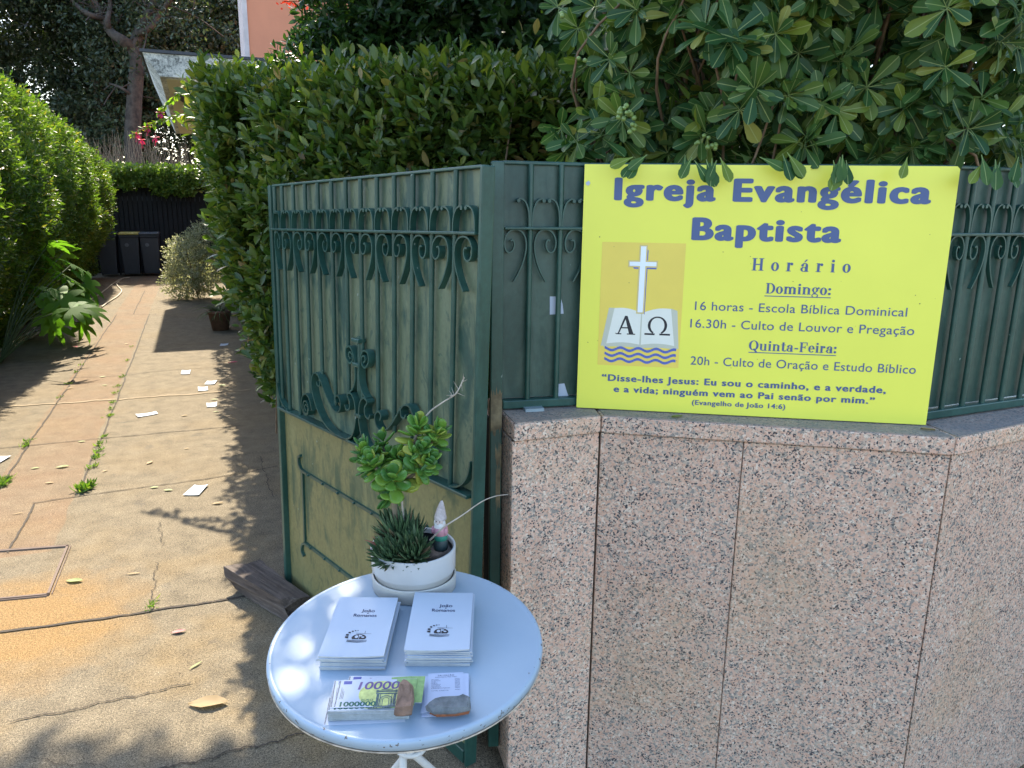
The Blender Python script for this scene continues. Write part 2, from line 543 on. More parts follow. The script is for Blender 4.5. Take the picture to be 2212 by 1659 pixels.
def shoots(P0, A, k, slen, Lr, wr, th0=75, th1=25, jit=0.18):
    """k leaves spiralling up each shoot; returns leaf arrays"""
    P0 = np.asarray(P0); A = nrm(A); n = len(P0)
    ref = nrm(rng.normal(size=(n, 3)))
    e1 = nrm(np.cross(A, ref)); e2 = np.cross(A, e1)
    j = np.arange(k)
    az = j[None] * 2.3999 + rng.uniform(0, 6.28, (n, 1)) + rng.normal(0, 0.15, (n, k))
    th = np.radians(th0 + (th1 - th0) * j / max(k - 1, 1))[None] + rng.normal(0, jit, (n, k))
    rad = np.cos(az)[..., None] * e1[:, None] + np.sin(az)[..., None] * e2[:, None]
    d = np.cos(th)[..., None] * A[:, None] + np.sin(th)[..., None] * rad
    nn = np.sin(th)[..., None] * A[:, None] - np.cos(th)[..., None] * rad
    sl = np.broadcast_to(np.asarray(slen), (n,)) if np.ndim(slen) else np.full(n, slen)
    pos = P0[:, None] + A[:, None] * (sl[:, None, None] * (j / max(k - 1, 1))[None, :, None])
    ln = rng.uniform(Lr[0], Lr[1], (n, k)) * (1 - 0.25 * (j / max(k - 1, 1))[None])
    sh = lambda q: q.reshape(-1, 3)
    nn = nn + rng.normal(0, 0.15, nn.shape)
    return sh(pos), sh(d), sh(nn), ln.ravel(), (ln * rng.uniform(wr[0], wr[1], ln.shape)).ravel()

def wob(p, amp, s=1.7, ph=0.0):
    p = np.asarray(p)
    x, y, z = p[..., 0] * s, p[..., 1] * s, p[..., 2] * s
    return amp * (np.sin(x * 1.3 + 1.7 * y + ph) + np.sin(2.3 * z + 1.1 * x + 2 * ph) * 0.8 + np.sin(3.1 * y - 2.1 * z + ph) * 0.6 + 0.5 * np.sin(5.3 * x + 4.1 * z + ph)) / 2.9

# ------------------------------------------------------------------ ground
DROT = math.atan2(DU[1], DU[0])
g = MB().poly([(-260, -60, -0.30), (260, -60, -0.30), (260, 2.2, -0.30), (-260, 2.2, -0.30)]).poly([(-260, 2.2, -0.03), (260, 2.2, -0.03), (260, 400, -0.03), (-260, 400, -0.03)]).build('ground', M_SOIL)
tag(g, kind='structure')
def drive_sheet():
    mb = MB()
    mb.poly([(-2.5, 3.0, 0), (0.75, 3.0, 0), (0.75, 20.0, 0), (-2.5, 20.0, 0)])
    # the forecourt: flat before the gate, falling away to the street on the right
    loc = lambda x, y, z: (x * DU[0] + y * DU[1], x * DV[0] + y * DV[1], z)
    mb.add([loc(-9.5, -8, 0), loc(-.13, -8, 0), loc(-.13, 2.35, 0), (.75, 3.0, 0), (-2.5, 3.0, 0), (-9.0, 3.0, 0)], [(0, 1, 2, 3, 4, 5)])
    mb.add([loc(-.13, -8, 0), loc(.4, -8, -.17), loc(.4, 2.35, -.17), loc(-.13, 2.35, 0)], [(0, 1, 2, 3)])
    mb.add([loc(.4, -8, -.17), loc(9, -8, -.2), loc(9, 2.35, -.2), loc(.4, 2.35, -.17)], [(0, 1, 2, 3)])
    return mb
dr = drive_sheet().build('driveway', M_CONC, rot=(0, 0, DROT))
tag(dr, kind='structure')

def dl(px, py):
    p = P(px, py)
    return np.array([p @ DU, p @ DV])
def joint(mb, pts, w, z=0.004, rough=0.35, step=0.03):
    """a thin ragged strip of dirt along a joint, in the sheet's axes"""
    pts = [np.asarray(p, float) for p in pts]
    line = []
    for a, b in zip(pts[:-1], pts[1:]):
        n = max(2, int(np.linalg.norm(b - a) / step))
        for i in range(n):
            line.append(a + (b - a) * i / n)
    line.append(pts[-1])
    vs = []; off = 0
    for i, p in enumerate(line):
        t = nrm(line[min(i + 1, len(line) - 1)] - line[max(i - 1, 0)])
        nn = np.array([-t[1], t[0]])
        off = 0.8 * off + random.gauss(0, w * 0.18)
        ww = w * (1 + random.uniform(-rough, rough)) / 2
        c = p + nn * off
        vs += [(*(c - nn * ww), z), (*(c + nn * ww), z)]
    fs = [(2 * i, 2 * i + 2, 2 * i + 3, 2 * i + 1) for i in range(len(line) - 1)]
    mb.add(vs, fs)
J = lambda *q: [dl(x, y) for x, y in q]
mb = MB()
joint(mb, J((323, 679), (262, 840), (172, 1062)), 0.011)
joint(mb, J((252, 680), (100, 905), (60, 965), (-40, 1110)), 0.011)
joint(mb, J((313, 628), (288, 679)), 0.010)
joint(mb, J((270, 679), (330, 680), (470, 690)), 0.010)
joint(mb, J((0, 1366), (260, 1331), (545, 1287), (640, 1270)), 0.013)
joint(mb, J((70, 1088), (200, 1068), (440, 1036), (600, 1008)), 0.008)
joint(mb, J((75, 1090), (18, 1195)), 0.010)
for k, (w_, seg) in enumerate([(0.009, [(0, 969), (190, 950), (520, 920)]), (0.007, [(140, 817), (270, 812), (330, 803), (520, 789)]), (0.006, [(200, 752), (310, 748), (510, 742)]), (0.005, [(295, 700), (420, 694)])]):
    joint(mb, J(*seg), w_)
jt = mb.build('joint_dirt', M_JOINT, dr)
mb = MB(); joint(mb, J((-60, 886), (110, 873), (330, 857), (540, 842)), 0.042, rough=0.2)
mb.build('mortar_ridge', M_TANL, dr)
mb = MB()
def crack(a, b, w, wig):
    pts = [a + (b - a) * i / 40 + np.array([-(b - a)[1], (b - a)[0]]) / np.linalg.norm(b - a) * wig * (math.sin(i * 1.1) * .6 + math.sin(i * 2.7 + 1) * .5 + math.sin(i * .37) * 1.2) * (0 < i < 40) for i in range(41)]
    joint(mb, pts, w, rough=0.6, step=0.02)
crack(dl(22, 1562), dl(412, 1477), 0.005, 0.004)
crack(dl(343, 1128), dl(352, 1180), 0.003, 0.006)
crack(dl(338, 1215), dl(328, 1310), 0.003, 0.006)
crack(dl(330, 1670), dl(660, 1585), 0.005, 0.006)
crack(dl(560, 985), dl(590, 1075), 0.004, 0.006)
crack(dl(50, 1640), dl(330, 1670), 0.002, 0.006)
mb.build('crack', M_JOINT, dr)
# inspection cover set in the concrete: a thin metal frame
mb = MB()
A_, B_, C_, D_ = dl(-60, 1196), dl(146, 1181), dl(104, 1285), dl(-110, 1305)
for a, b in ((A_, B_), (B_, C_), (C_, D_)):
    t = nrm(b - a); nn = np.array([-t[1], t[0]]) * 0.0055
    mb.prism([a - nn - t * .006, b - nn + t * .004, b + nn + t * .004, a + nn - t * .006], 0.0, 0.007)
    o_ = nn * 2.6
    mb.prism([a + o_ - nn * .35, b + o_ - nn * .35, b + o_ + nn * .35, a + o_ + nn * .35], 0.0, 0.005)
ic = mb.build('cover_frame', plain('cover_metal', (0.17, 0.125, 0.10), 0.8, 0.0, spec=.15), None, rot=(0, 0, DROT))
tag(ic, 'flush inspection cover with thin metal frame set in the sunlit driveway', 'inspection cover')

# ------------------------------------------------------------------ granite wall
ZB, ZC = 1.025, 1.075
Wp = [np.array(p) for p in ((0.007, 1.965), (0.252, 2.061), (1.154, 1.895), (1.93, 2.31))]
def offs(poly, d):
    """move a polyline back from the camera by d"""
    out = []
    for i, p in enumerate(poly):
        ns = []
        for a, b in ((i - 1, i), (i, i + 1)):
            if a >= 0 and b < len(poly):
                t = nrm(poly[b] - poly[a]); ns.append(np.array([-t[1], t[0]]))
        n = nrm(sum(ns)); k = 1 / max(0.3, np.dot(n, ns[0]))
        out.append(p + n * d * k)
    return out
wall = thing('granite_wall', 'low pink granite wall with projecting coping under the yellow board', 'wall', (0, 0, 0))
fr = offs(Wp, 0.010); bk = offs(Wp, 0.030); fa = offs(Wp, 0.30)
core = MB().prism([bk[0] + [0.02, 0.01], *bk[1:], fa[3], fa[2], fa[1], fa[0] + [0.02, 0]], -0.25, ZB - 0.004)
core.build('wall_core', M_GROUT, wall)
def slab(a, b, a2, b2, ga=0.002, gb=0.002):
    t = nrm(b - a)
    mb = MB().prism([a + t * ga, b - t * gb, b2 - t * gb, a2 + t * ga], -0.25, ZB - 0.003)
    bevel(mb.build('granite_slab', M_GRAN, wall), 0.0015, 1)
q = P(1610, 965, 1.02)[:2]
tB = nrm(fr[2] - fr[1]); sj = np.dot(q - fr[1], tB)
jA, jB = fr[1] + tB * sj, bk[1] + tB * sj
slab(fr[0], fr[1], bk[0], bk[1], 0.0, 0.003)
slab(fr[1], jA, bk[1], jB, 0.003, 0.0015)
slab(jA, fr[2], jB, bk[2], 0.0015, 0.002)
slab(fr[2], fr[3], bk[2], bk[3], 0.003, 0)
back0 = np.array([-0.036, 2.115])                      # the narrow return beside the gate post
rt = nrm(back0 - fr[0]); rn = np.array([-rt[1], rt[0]])
mb = MB().prism([fr[0] + rt * 0.003, fr[0] + rt * 0.003 - rn * 0.02, back0 + rt * 0.2 - rn * 0.02, back0 + rt * 0.2], -0.25, ZB - 0.003)
mb.build('granite_slab', M_GRAN, wall)
for i in range(3):
    a, b = Wp[i], Wp[i + 1]; t = nrm(b - a) * 0.0012
    a2, b2 = fa[i], fa[i + 1]
    if i == 0:
        a2 = np.array([-0.075, 2.25])
    # front edge with the stone's own finish, the dusty top laid on it 3 mm proud
    mb = MB().prism([a + t, b - t, b2 - t, a2 + t], ZB, ZC - 0.002)
    c = mb.build('coping', M_GRAN, wall); bevel(c, 0.004, 2)
    ctr = (a + b + a2 + b2) / 4
    ins = [p + nrm(ctr - p) * 0.007 for p in (a + t, b - t, b2 - t, a2 + t)]
    MB().prism(ins, ZC - 0.004, ZC + 0.001).build('coping_dust', M_COPE, c)

# ------------------------------------------------------------------ iron grille work, shared by the fence panels and the gate
def bay_scroll(x0, x1, zr, tail_left, y, h=0.145, warp=lambda v: v):
    pts = [(.54, -1.0), (.36, -.83), (.21, -.64), (.12, -.45), (.10, -.30), (.15, -.16), (.28, -.06), (.48, -.025), (.68, -.05), (.83, -.15), (.88, -.28), (.83, -.40), (.71, -.45), (.58, -.41), (.52, -.31), (.57, -.22), (.66, -.235)]
    w = x1 - x0
    out = []
    for a, b in spline(pts, 4):
        xx = a if tail_left else 1 - a
        out.append(warp((x0 + xx * w, y, zr + b * h)))
    return out
def hook(x, side, zr, y, w, h=0.074, warp=lambda v: v):
    pts = [(.05, .0), (.06, .38), (.095, .64), (.17, .86), (.27, .97), (.37, 1.0), (.41, .93)]
    return [warp((x + side * a * w, y, zr + b * h)) for a, b in spline(pts, 4)]

def fence_panel(a, b, ztop, label, bay, first, tail0, zr, nbars, zbot=ZC + 0.028, scrolls=True):
    a = np.asarray(a); b = np.asarray(b)
    Ln = np.linalg.norm(b - a); t = (b - a) / Ln
    root = thing('fence_panel', label, 'fence panel', (a[0], a[1], 0), math.atan2(t[1], t[0]), 'green iron fence panels on the wall')
    # local x along the panel, local -y towards the street
    MB().box(0.0, Ln, 0.006, 0.009, zbot + 0.004, ztop - 0.004).build('sheet', M_SHEETF, root)
    bevel(MB().box(0.0, Ln, -0.02, 0.014, zbot - 0.022, zbot + 0.002).build('rail', M_GREEN, root), 0.003)
    bevel(MB().box(0.0, Ln, -0.004, 0.014, ztop - 0.006, ztop + 0.004).build('rail', M_GREEN, root), 0.003)
    bevel(MB().box(0.0, Ln, -0.022, 0.005, zr - 0.004, zr + 0.004).build('rail', M_GREEN, root), 0.002)
    xs = [first + bay * i for i in range(nbars)]
    for x in xs:
        if x < Ln:
            MB().tube([(x, -0.008, zbot), (x, -0.008, ztop - 0.004)], 0.0075, 10).build('bar', M_GREEN, root)
    for i, x in enumerate([first - bay] + xs):
        tl = (i % 2 == 0) == tail0
        x1 = x + bay
        if not scrolls or x < -bay or x1 > Ln + bay * 0.5:
            continue
        sp = [p for p in bay_scroll(x + .004, x1 - .004, zr, tl, -0.010) if -0.001 < p[0] < Ln]
        if len(sp) > 4:
            MB().strap(sp, 0.012, 0.004, (0, 1, 0)).build('scroll', M_GREEN, root)
        for xb, sd_ in ((x, 1), (x1, -1)):
            hp = hook(xb, sd_, zr + .004, -0.010, bay)
            if 0 < hp[0][0] < Ln and 0 < hp[-1][0] < Ln:
                hb = MB().strap(hp, 0.012, 0.004, (0, 1, 0))
                hb.tube([(hp[-1][0], -0.018, hp[-1][2]), (hp[-1][0], -0.002, hp[-1][2])], 0.005, 8)
                hb.build('hook', M_GREEN, root)
    return root
FA0, FA1, FB1, FC1 = np.array([-0.03, 2.112]), np.array([0.205, 2.172]), np.array([1.112, 2.042]), np.array([1.80, 2.355])
pa = fence_panel(FA0, FA1, 1.757, 'green fence panel left of the board with torn white stickers', 0.086, 0.074, False, 1.585, 2)
pb = fence_panel(FA1, FB1, 1.757, 'green fence panel hidden behind the yellow board', 0.088, 0.04, True, 1.585, 10, scrolls=False)
pc = fence_panel(FB1, FC1, 1.757, 'green fence panel right of the yellow board', 0.085, 0.015, False, 1.585, 9)
# torn stickers on the sheet
def sticker(quad):
    fy = 0.0035
    vs = []
    t = nrm(FA1 - FA0)
    for px, py in quad:
        d = ray(px, py); n3 = np.array([t[1], -t[0], 0]); p0 = np.array([FA0[0], FA0[1], 0]) - n3 * fy
        k = np.dot(p0 - [0, 0, EYE], n3) / np.dot(d, n3); p = np.array([0, 0, EYE]) + k * d
        vs.append((np.dot(p[:2] - FA0, t), 0.0045, p[2]))
    return MB().poly(vs)
z8 = lambda x, y: ((1130 + x / 2.674) / 1.085, (380 + y / 2.674) / 1.085)
sticker([z8(425, 956), z8(512, 950), z8(505, 890), z8(490, 842), z8(425, 842)]).build('sticker', M_PAPER, pa)
sticker([z8(460, 1500), z8(552, 1494), z8(532, 1440), z8(516, 1387), z8(464, 1392)]).build('sticker', M_PAPER, pa)
mb = MB().box(0.06, 0.115, -0.045, -0.018, ZC + 0.001, ZC + 0.010)
mb.build('foot_plate', plain('grey_zinc', (0.30, 0.36, 0.38), 0.5, 0.2), pa)

# gate post beside the wall
post = thing('gate_post', 'green steel gate post with bare rusty patch beside the granite wall', 'gate post', (-0.045, 2.075, 0), 0.12)
bevel(MB().box(-0.0165, 0.0165, -0.018, 0.022, 0.0, 1.757).build('post_tube', M_GREEN, post), 0.003)
mb = MB()
random.seed(3)
def patch(zc, h, x0, x1, n=12):
    top = [(x0 + (x1 - x0) * i / n, zc + h / 2 + random.gauss(0, 0.012)) for i in range(n + 1)]
    bot = [(x0 + (x1 - x0) * i / n, zc - h / 2 + random.gauss(0, 0.014)) for i in range(n + 1)]
    vs = [(x, -0.0192, z) for x, z in top] + [(x, -0.0192, z) for x, z in bot]
    mb.add(vs, [(n + 1 + i, n + 2 + i, i + 1, i) for i in range(n)])
patch(1.085, 0.10, -0.0155, 0.0155); patch(0.96, 0.05, -0.002, 0.0155); patch(0.86, 0.12, 0.0, 0.013)
mb.build('rust_patch', M_RUST, post)

# ------------------------------------------------------------------ gate leaf, standing open
GH = np.array([-0.095, 1.95]); GE = np.array([-0.976, 3.044])
gd = nrm(GE - GH)
gate = thing('gate', 'green iron gate leaf with scrollwork standing open behind the table', 'gate', (GH[0], GH[1], 0), math.atan2(gd[1], gd[0]))
def sag(v):                                            # the old leaf hangs out of square
    x, y, z = v
    return (x + (1.72 - z) * 0.042, y, z - 0.026 * (x + .06))
GX0, GX1, GT = -0.062, 1.296, 1.738
def gbuild(mb, name, m, parent=None, bv=0.0):
    mb.mapv(sag)
    o = mb.build(name, m, parent or gate)
    if bv:
        bevel(o, bv)
    return o
# front is +y
def subdiv_sheet(x0, x1, z0, z1, y0, y1, nx=10, nz=8):
    return MB().box(x0, x1, y0, y1, z0, z1)
gbuild(MB().box(GX0 + .03, GX1 - .02, -0.003, 0.0, 0.885, GT - 0.006), 'sheet', M_SHEETG)
gbuild(MB().box(GX0 + .03, GX1 - .02, -0.004, -0.001, 0.03, 0.872), 'sheet', M_SHEETL)
gbuild(MB().box(GX0, GX0 + 0.013, -0.012, 0.026, 0.02, GT), 'stile', M_GREEN, bv=.003)
gbuild(MB().box(GX0 + .0135, GX0 + 0.022, -0.010, 0.016, 0.02, GT - .004), 'frame_strip', M_GREEN, bv=.002)
gbuild(MB().box(GX1 - 0.024, GX1, -0.012, 0.022, 0.0, GT), 'stile', M_GREEN, bv=.003)
gbuild(MB().box(GX0 + .0225, GX1 - .026, -0.010, 0.016, GT - 0.005, GT + 0.003), 'rail', M_GREEN, bv=.002)
gbuild(MB().box(GX0 + .0225, GX1 - .026, 0.001, 0.030, 1.574, 1.582), 'rail', M_GREEN, bv=.002)
gbuild(MB().box(GX0 + .0225, GX1 - .026, -0.008, 0.034, 0.874, 0.884), 'rail', M_GREEN, bv=.002)
gbuild(MB().box(GX0 + .0225, GX1 - .026, -0.008, 0.022, 0.018, 0.062), 'rail', M_GREEN, bv=.003)
gbars = [(0.066, .885), (0.173, .885), (0.273, 1.06), (0.374, .97), (0.474, 1.0), (0.576, 1.045), (0.6745, 1.04), (0.775, .96), (0.878, 1.03), (0.979, .965), (1.079, .885), (1.178, .885), (1.247, .885)]
for x, zb in gbars:
    b_ = MB().tube([(x, 0.014, zb + 0.0), (x, 0.014, GT - .005)], 0.0072, 10)
    gbuild(b_, 'bar', M_GREEN)
gx = [-0.040] + [x for x, _ in gbars]
for i in range(len(gx) - 1):
    x0, x1 = gx[i], gx[i + 1]
    sp = bay_scroll(x0 + .004, x1 - .004, 1.573, i % 2 == 1, 0.016, 0.142)
    # image-left is +x here, so the tails pair up the other way round
    gbuild(MB().strap(sp, 0.020, 0.0045, (0, 1, 0)), 'scroll', M_GREEN)
    for xb, sd_ in ((x0, 1), (x1, -1)):
        hp = hook(xb, sd_, 1.582, 0.017, x1 - x0, 0.062)
        hb = MB().strap(hp, 0.020, 0.0045, (0, 1, 0))
        hb.tube([(hp[-1][0], 0.004, hp[-1][2]), (hp[-1][0], 0.028, hp[-1][2])], 0.0055, 8)
        gbuild(hb, 'hook', M_GREEN)
# quarter bends in the lower corners of the upper field
for cx, sx_ in ((GX0 + .022, 1), (GX1 - .026, -1)):
    arc = [(cx + sx_ * (0.095 - 0.095 * math.sin(q)), 0.016, 0.886 + 0.095 - 0.095 * math.cos(q)) for q in np.linspace(0, math.pi / 2, 10)]
    gbuild(MB().strap(arc, 0.022, 0.005, (0, 1, 0)), 'corner_bend', M_GREEN)
# the lyre ornament: measured on the left half and mirrored about the middle bar
SC = 0.612
def usag(x, z):                                        # measured points already contain the sag
    zz = z + 0.026 * (x + .06)
    return (x - (1.72 - zz) * 0.042, zz)
def orn(pts, wdt=0.028, nm='lyre_scroll', mirror=True, shift=0.0):
    base = [usag(*p) for p in pts]
    sc = usag(SC, 1.0)[0]
    for mir in ((False, True) if mirror else (False,)):
        q = [((2 * sc - x if mir else x), 0.02, z) for x, z in base]
        gbuild(MB().strap(spline(q, 6), wdt, 0.0055, (0, 1, 0)), nm, M_GREEN)
orn([(.700, .985), (.690, .970), (.668, .978), (.664, 1.003), (.680, 1.024), (.655, 1.034), (.632, 1.015), (.624, .975), (.630, .935), (.652, .893), (.69, .868), (.745, .858), (.81, .864), (.875, .885), (.925, .925), (.957, .98), (.958, 1.022), (.938, 1.05), (.908, 1.053), (.888, 1.036), (.892, 1.014), (.910, 1.012), (.915, 1.024)])
orn([(.885, 1.040), (.858, 1.005), (.832, .978), (.797, .952), (.764, .944), (.737, .962), (.733, .99), (.752, 1.006), (.770, .995), (.764, .978)])
orn([(1.004, .905), (1.010, .886), (1.032, .884), (1.044, .905), (1.030, .928), (1.006, .926), (.994, .90), (1.0, .935), (1.02, .955)][:7])
orn([(1.018, .892), (1.03, .905), (1.018, .918), (1.0, .905), (1.008, .882), (1.035, .878), (1.058, .902), (1.050, .938), (1.018, .958), (.985, .945), (.968, .905)])
orn([(.650, 1.150), (.662, 1.160), (.653, 1.173), (.637, 1.165), (.638, 1.145), (.660, 1.135), (.682, 1.155), (.678, 1.182), (.652, 1.190), (.632, 1.172), (.622, 1.14), (.622, 1.09), (.640, 1.055), (.668, 1.034)], 0.024)
for zc_, w_ in ((1.216, .024), (1.136, .022), (.966, .022)):
    x_, z_ = usag(SC + (1.72 - zc_) * 0.004, zc_)
    gbuild(MB().box(x_ - w_, x_ + w_, 0.004, 0.034, z_ - .007, z_ + .007), 'collar', M_GREEN, bv=.003)
x_, z_ = usag(SC, 1.10)
gbuild(MB().tube([(x_, 0.018, z_ + .13), (x_, 0.018, z_ + .02)], 0.008, 8).add([(x_, .028, z_ + .03), (x_ - .016, .018, z_ - .05), (x_, .018, z_ - .085), (x_ + .016, .018, z_ - .05), (x_, .03, z_ - .05), (x_, .010, z_ - .05)], [(0, 1, 4), (0, 4, 3), (1, 2, 4), (4, 2, 3), (0, 5, 1), (0, 3, 5), (1, 5, 2), (5, 3, 2)]), 'spear_tip', M_GREEN)
# moulding on the lower field: a frame of flat strip with hooked corners
x0, x1, z0, z1 = .22, 1.105, .335, .645
fr_ = MB()
for a, b in (((x0, z0), (x1, z0)), ((x0, z1), (x1, z1)), ((x0, z0), (x0, z1)), ((x1, z0), (x1, z1))):
    fr_.strap([(a[0], 0.003, a[1]), (b[0], 0.003, b[1])], 0.010, 0.012 if a[1] == b[1] else 0.012, (0, 1, 0))
gbuild(fr_, 'panel_moulding', M_GREEN)
for cx, cz, sx_, sz_ in ((x1, z1, 1, 1), (x1, z0, 1, -1), (x0, z1, -1, 1), (x0, z0, -1, -1)):
    sp = spline([(cx - sx_ * .05, 0.004, cz), (cx + sx_ * .005, 0.004, cz + sz_ * .004), (cx + sx_ * .028, 0.004, cz + sz_ * .022), (cx + sx_ * .03, 0.004, cz + sz_ * .05), (cx + sx_ * .012, 0.004, cz + sz_ * .062)], 5)
    gbuild(MB().strap(sp, 0.012, 0.010, (0, 1, 0)), 'moulding_curl', M_GREEN)
for i in range(14):                                    # rivets
    xr = x0 + (x1 - x0) * (i % 7 + .5) / 7; zr_ = z1 if i < 7 else z0
    gbuild(MB().ball((xr, 0.010, zr_), 0.005, 8, 6), 'rivet', M_GREEN)

# ------------------------------------------------------------------ the yellow board
BL, BR = np.array([0.187, 2.133, ZC + 0.004]), np.array([1.125, 1.996, ZC + 0.004])
bx = nrm(BR - BL); by = nrm(ZZ + 0.02 * np.array([-bx[1], bx[0], 0])); bz = np.cross(bx, by)
BM = Matrix(((bx[0], by[0], bz[0], BL[0]), (bx[1], by[1], bz[1], BL[1]), (bx[2], by[2], bz[2], BL[2]), (0, 0, 0, 1)))
board = thing('notice_board', 'bright yellow church notice board with blue lettering leaning on the fence', 'sign', matrix=BM)
BW, BH = 0.948, 0.677
bmb = MB().prism([(0, 0), (BW, 0), (BW, BH - .007), (BW - .007, BH), (0, BH)], -0.004, 0.0)
bo = bmb.build('board_panel', M_YEL, board)
bo.data.materials.append(M_EDGE)
for p in bo.data.polygons:
    if p.normal.z < 0.5:
        p.material_index = 1

def text_mesh(body, spacing=1.0, bold=0.0, shear=0.0):
    c = bpy.data.curves.new('t', 'FONT')
    c.body = body; c.size = 1; c.space_character = spacing; c.offset = bold; c.shear = shear; c.resolution_u = 6
    o = bpy.data.objects.new('t', c); COL.objects.link(o)
    bpy.context.view_layer.update()
    me = bpy.data.meshes.new_from_object(o)
    bpy.data.objects.remove(o); bpy.data.curves.remove(c)
    return me
def co_of(me):
    a = np.empty(len(me.vertices) * 3); me.vertices.foreach_get('co', a)
    return a.reshape(-1, 3)
_hm = co_of(text_mesh('H')); CAPH = np.ptp(_hm[:, 1])
def lettering(name, body, x0, x1, yb, cap, m, parent, z=0.0008, spacing=1.0, bold=0.0, slope=0.0, shear=0.0, xf=None, fat=0.0):
    me = text_mesh(body, spacing, bold, shear)
    if fat:                                            # heavier strokes: the outline spread evenly to all sides
        v0 = co_of(me); fs = [tuple(p.vertices) for p in me.polygons]; n0 = len(v0); vs = []; ff = []
        for k_ in range(13):
            q_ = R(30 * k_); off = (0, 0, 0) if k_ == 12 else (fat * math.cos(q_), fat * .6 * math.sin(q_), 0)
            c_ = v0 + off; c_[:, 2] = k_; vs += c_.tolist(); ff += [tuple(i + n0 * k_ for i in f) for f in fs]
        me = bpy.data.meshes.new('t'); me.from_pydata(vs, [], ff); me.update()
    a = co_of(me)
    mn, mx = a[:, 0].min(), a[:, 0].max()
    a[:, 0] = x0 + (a[:, 0] - mn) * (x1 - x0) / (mx - mn)
    a[:, 1] = yb + a[:, 1] * cap / (CAPH + 2 * bold + 1.2 * fat) + (bold + .6 * fat) * cap / CAPH + slope * (a[:, 0] - x0)
    a[:, 2] = z + a[:, 2] * 0.00003
    if xf:
        a = np.array([xf(*v) for v in a])
    me.vertices.foreach_set('co', a.ravel()); me.update()
    me.name = name
    me.materials.clear(); me.materials.append(m)
    return link(name, me, parent)
lettering('lettering', 'Igreja Evangélica', .082, .888, .5825, .060, M_NAVY, board, spacing=1.18, fat=.058)
lettering('lettering', 'Baptista', .2935, .679, .4805, .0605, M_NAVY, board, spacing=1.18, fat=.058)
lettering('lettering', '16 horas - Escola Bíblica Dominical', .3155, .8645, .2925, .0235, M_NAVY, board, bold=0.004, spacing=1.05)
lettering('lettering', '16.30h - Culto de Louvor e Pregação', .306, .888, .2437, .0237, M_NAVY, board, bold=0.004, spacing=1.05)
lettering('lettering', '20h - Culto de Oração e Estudo Bíblico', .3133, .9045, .1395, .0237, M_NAVY, board, bold=0.004, spacing=1.05)
lettering('lettering', '“Disse-lhes Jesus: Eu sou o caminho, e a verdade,', .069, .8355, .0825, .0192, M_NAVY, board, spacing=1.14, fat=.040)
lettering('lettering', 'e a vida; ninguém vem ao Pai senão por mim.”', .104, .810, .0512, .0186, M_NAVY, board, spacing=1.14, fat=.040)
lettering('lettering', '(Evangelho de João 14:6)', .3243, .578, .0250, .0138, M_NAVY, board, spacing=1.10, fat=.03)

